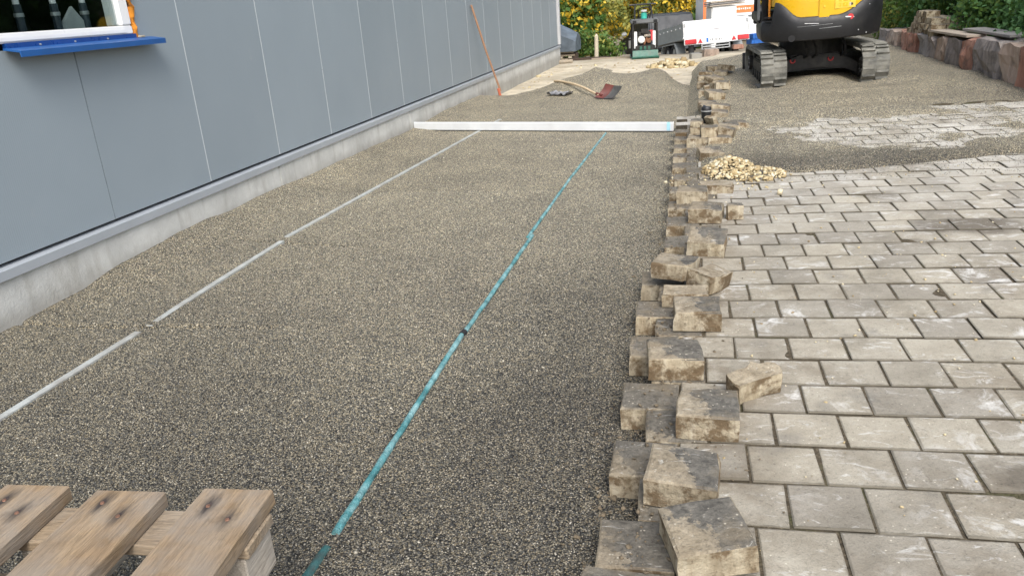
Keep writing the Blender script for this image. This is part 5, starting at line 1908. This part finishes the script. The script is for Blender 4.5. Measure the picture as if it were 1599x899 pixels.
o = MB().bar((-.7, 0, .05), (.7, .1, .05), .10, .05).build('beam', MT['oldwood'], None, .006)
o.location = (-1.95, 20.6, -.15)
tag(o, 'grey beam on the ground between the wooden post and the compactor', 'beam')

# blocks below the trailer
o = MB().box((0, 0, .07), (.24, .3, .20)).build('concrete_block', MT['concrete'], None, .01)
o.location = (-.05, 19.45, -.17); o.rotation_euler = (0, 0, R(12))
tag(o, 'grey concrete block on the ground below the trailer', 'block')
o = MB().box((0, 0, .09), (.34, .3, .18)).build('stone_block', MT['brown_stone'], None, .015)
o.location = (.30, 19.8, -.13); o.rotation_euler = (0, 0, R(10))
tag(o, 'brown stone block right of the grey one below the trailer', 'block')
o = MB().box((0, 0, .05), (.26, .3, .11)).build('stone_block', MT['red_stone'], None, .015)
o.location = (1.0, 21.6, -.10); o.rotation_euler = (0, 0, R(10))
tag(o, 'reddish stone block beside the excavator track below the trailer', 'block')
# blue crates
CG = 'blue crates stacked right of the trailer'
for k in range(4):
    m = MB()
    m.box((0, 0, .015), (.5, .4, .03))
    for (c, d_) in (((0, -.19, .08), (.5, .02, .13)), ((0, .19, .08), (.5, .02, .13)), ((-.24, 0, .08), (.02, .36, .13)), ((.24, 0, .08), (.02, .36, .13))):
        m.box(c, d_)
    for x in (-.16, 0, .16):
        m.box((x, -.205, .08), (.02, .012, .12))
    o = m.build('plastic_crate', MT['crate_blue'], None, .004, 1)
    o.location = (1.78 + .02 * (k % 2), 26.2, -.62 + .16 * k + .0); o.rotation_euler = (0, 0, R(14 + 3 * k))
    tag(o, ('lowest', 'second lowest', 'second highest', 'topmost')[k] + ' blue plastic crate in the stack right of the trailer', 'crate', CG)
o = MB().box((0, 0, 0), (.9, .7, .34)).build('crate_base', MT['concrete'], None, .01)
o.location = (1.85, 26.3, -.79)
tag(o, 'concrete block carrying the blue crates right of the trailer', 'block')
# wrapped stack with boards
t = thing('wrapped_stack', 'tall white wrapped pallet load behind the trailer', 'pallet load', (.78, 29.8, -.66), R(12))
MB().box((0, 0, .78), (.86, .9, 1.38)).build('wrap', MT['film'], t, .03)
MB().box((0, 0, .05), (.95, .95, .09)).build('pallet_base', MT['oldwood'], t, .006)
MB().box((0, -.452, .98), (.80, .02, .02)).build('wrap_fold', MT['galv'], t)
TG = 'boards laid on the wrapped pallet load'
for k, z in enumerate((.845, .905, .965)):
    o = MB().box((0, 0, 0), (1.2, .9 - .05 * k, .04)).build('plank', MT['board_pale' if k != 1 else 'board_grey'], None, .004, 1)
    o.location = (.88, 29.78, z); o.rotation_euler = (0, R(-2), R(12 + 2 * k))
    tag(o, ('bottom', 'middle', 'top')[k] + ' one of the wide boards on the white wrapped load', 'plank', TG)
# site container
t = thing('site_trailer', 'white and orange site trailer standing behind the wrapped load', 'site trailer', (1.4, 33.6, -.95), R(14))
MB().box((0, .6, 1.25), (2.5, 1.3, 1.75)).build('body', MT['paint_white'], t, .05)
MB().box((.1, -.056, 1.52), (2.2, .012, .27)).build('orange_band', MT['orange_sign'], t)
for k in range(9):
    MB().box((-.1 + k * .085, -.064, 1.53), (.05, .006, .05 + .03 * (k % 3 == 0))).build('letter', MT['paint_white'], t)
MB().box((-.15, -.06, 1.25), (1.7, .016, .07)).build('window_strip', MT['grey_plastic'], t)
MB().box((-1.2, -.055, 1.25), (.12, .02, 1.5)).build('orange_corner', MT['orange_sign'], t)
far_tyre(t, (-1.0, .6, .3), 0, .3, .2)
far_tyre(t, (1.0, .6, .3), 0, .3, .2)


# ------------------------------------------------------------------ vegetation
def leaf_cloud(name, centers, radii, n, size, mat, parent, aspect=.55, seed=0, droop=.3):
    g_ = np.random.default_rng(seed)
    k = len(centers)
    w = np.array([r[0] * r[1] * r[2] for r in radii]) ** .8
    idx = g_.choice(k, n, p=w / w.sum())
    d = g_.normal(size=(n, 3)); d /= np.linalg.norm(d, axis=1)[:, None]
    rad_ = (.45 + .6 * g_.random(n) ** .6)[:, None]
    c = np.asarray(centers)[idx] + d * np.asarray(radii)[idx] * rad_
    c += g_.normal(size=(n, 3)) * .06
    a = g_.normal(size=(n, 3)) + d * .2 + np.array([0, 0, -droop]); a /= np.linalg.norm(a, axis=1)[:, None]
    b = np.cross(a, g_.normal(size=(n, 3)) + d * 1.2); b /= np.linalg.norm(b, axis=1)[:, None]
    s_ = (size * g_.uniform(.55, 1.35, n))[:, None]
    v = np.stack([c - a * s_, c + b * s_ * aspect, c + a * s_, c - b * s_ * aspect], 1)
    f = np.arange(n * 4).reshape(n, 4)
    return np_mesh(name, v.reshape(-1, 3), f, mat, parent)


def bush(name, label, cat, x, y, w, h, n, size, mats, seed, group, trunk=True, d=None, low=False):
    z0 = float(ground_z(np.array(x), np.array(y)))
    t = thing(name, label, cat, (x, y, z0 - .03), 0, group)
    rr = random.Random(seed)
    d = d or w
    cs, rs = [], []
    for k in range(18):
        a = rr.uniform(0, 6.28); q = rr.random() ** .5
        zc = h * (rr.uniform(.06, .5) if k % 3 else rr.uniform(.5, .9))
        sp_ = (1 - .45 * (zc / h)) * q
        cs.append((w * .5 * sp_ * math.cos(a), d * .5 * sp_ * math.sin(a), zc))
        if low and k < 11:
            cs[-1] = (rr.uniform(-.5, .15) * w, rr.uniform(-.55, .55) * d, rr.uniform(-.05, 1.15) - .25)
        e = rr.uniform(.16, .30)
        rs.append((w * e, d * e, h * e * .55))
    tot = sum(s_ for _, s_ in mats)
    for i, (mm, share) in enumerate(mats):
        leaf_cloud('crown', cs if i == 0 else cs[i::2], rs if i == 0 else rs[i::2], int(n * share / tot), size, MT[mm], t, seed=seed * 7 + i)
    if trunk:
        m = MB()
        for k in range(5):
            c = cs[k]
            b = Vector((rr.uniform(-.12, .12), rr.uniform(-.12, .12), 0))
            mid = Vector((c[0] * .35, c[1] * .35, c[2] * .5)) + b
            m.tube([b, mid, Vector(c)], [.05 * h / 3, .032 * h / 3, .012], 6)
        m.build('trunk', MT['bark'], t, smooth=True)
    return t


BG = 'autumn bushes behind the vehicles'
G, O_, Y_, OR = 'leaf_green', 'leaf_mid', 'leaf_yellow', 'leaf_orange'
far = [
    ('dark green bush nearest the building corner', -6.1, 33.5, 3.0, 3.6, [(G, 5), (O_, 1)]),
    ('green bush with yellow leaf tips behind the wooden post', -4.6, 31.5, 2.2, 2.6, [(G, 3), (Y_, 1)]),
    ('tall olive bush left of the dark car', -4.6, 37.5, 3.4, 4.6, [(O_, 4), (Y_, 1)]),
    ('tangled olive and yellow bush above the dark car bonnet', -3.0, 40.0, 3.2, 4.2, [(O_, 3), (Y_, 2)]),
    ('olive bush behind the plate compactor', -1.6, 42.0, 3.4, 4.6, [(O_, 4), (G, 2)]),
    ('bright yellow bush behind the car roof', -.2, 41.0, 2.6, 4.0, [(Y_, 5), (O_, 2)]),
    ('green bush left of the white wrapped load', .7, 39.0, 1.8, 2.9, [(G, 4), (O_, 1)]),
    ('yellow bush above the white wrapped load', 1.3, 44.0, 3.0, 5.0, [(Y_, 3), (OR, 2)]),
    ('orange autumn bush behind the site trailer', 3.2, 43.0, 3.4, 5.0, [(OR, 4), (Y_, 2)]),
    ('green bush right of the site trailer', 5.0, 40.0, 3.0, 4.5, [(G, 3), (O_, 2)]),
    ('yellow green bush far left behind the dark green one', -7.8, 38.0, 3.2, 5.0, [(Y_, 3), (G, 2)]),
]
for i, (lb_, x, y, w_, h_, mm) in enumerate(far):
    bush('autumn_bush', lb_, 'bush', x, y, w_, h_, 5200, .115, mm, i + 1, BG)
# low weeds by the post
bush('weed_clump', 'low green weeds at the foot of the pale wooden post', 'weeds', -2.9, 23.2, 1.4, .75, 1500, .06, [(G, 3), (O_, 1)], 51, None, False, .7)
# far wood
g_ = np.random.default_rng(5)
n = 16000
c = np.stack([g_.uniform(-30, 30, n), g_.uniform(48, 56, n), g_.uniform(-1.5, 11, n)], -1)
c[:, 2] += 2.0 * vnoise(c[:, 0], c[:, 1], .3, 7)
a = g_.normal(size=(n, 3)); a /= np.linalg.norm(a, axis=1)[:, None]
b = np.cross(a, g_.normal(size=(n, 3))); b /= np.linalg.norm(b, axis=1)[:, None]
s_ = g_.uniform(.15, .38, n)[:, None]
v = np.stack([c - a * s_, c + b * s_ * .6, c + a * s_, c - b * s_ * .6], 1).reshape(-1, 3)
o = np_mesh('distant_wood', v, np.arange(n * 4).reshape(n, 4), MT['leaf_mid'])
tag(o, 'distant autumn woodland behind the bushes', 'wood', kind='stuff')

HGp = 'evergreen hedge shrubs behind the stone wall'
hd_ = [
    ('evergreen shrub at the near end of the hedge, mostly outside the picture', 4.75, 7.3, [('leaf_hedge', 1)]),
    ('dark evergreen shrub at the right edge with drooping sprays', 4.75, 9.0, [('leaf_hedge', 1)]),
    ('evergreen shrub behind the single tan block on the wall', 4.7, 10.5, [('leaf_hedge', 1)]),
    ('dense evergreen shrub behind the boards on the wall', 4.7, 12.0, [('leaf_hedge', 5), (G, 1)]),
    ('evergreen shrub behind the heap of old pavers', 4.75, 13.5, [('leaf_hedge', 4), (G, 2)]),
    ('lighter green shrub just left of the paver heap', 4.6, 15.2, [(G, 3), ('leaf_hedge', 2)]),
    ('green shrub behind the right excavator track', 4.7, 17.0, [(G, 4), ('leaf_hedge', 1)]),
    ('farthest green hedge shrub behind the excavator', 4.6, 19.0, [(G, 4), (O_, 1)]),
]
for i, (lb_, x, y, mm) in enumerate(hd_):
    bush('hedge_shrub', lb_, 'shrub', x, y, 1.7, 3.6, 16000, .040, mm, 60 + i, HGp, True, 1.9, True)
bush('fern_plant', 'small yellowing fern at the foot of the hedge behind the tan block', 'fern', 4.0, 9.9, .5, .42, 260, .05, [('leaf_fern', 1)], 90, None, False)
bush('weed_tuft', 'tiny green weed at the foot of the grey stone block', 'weeds', 3.12, 10.0, .22, .07, 120, .02, [('grass', 1)], 93, None, False)
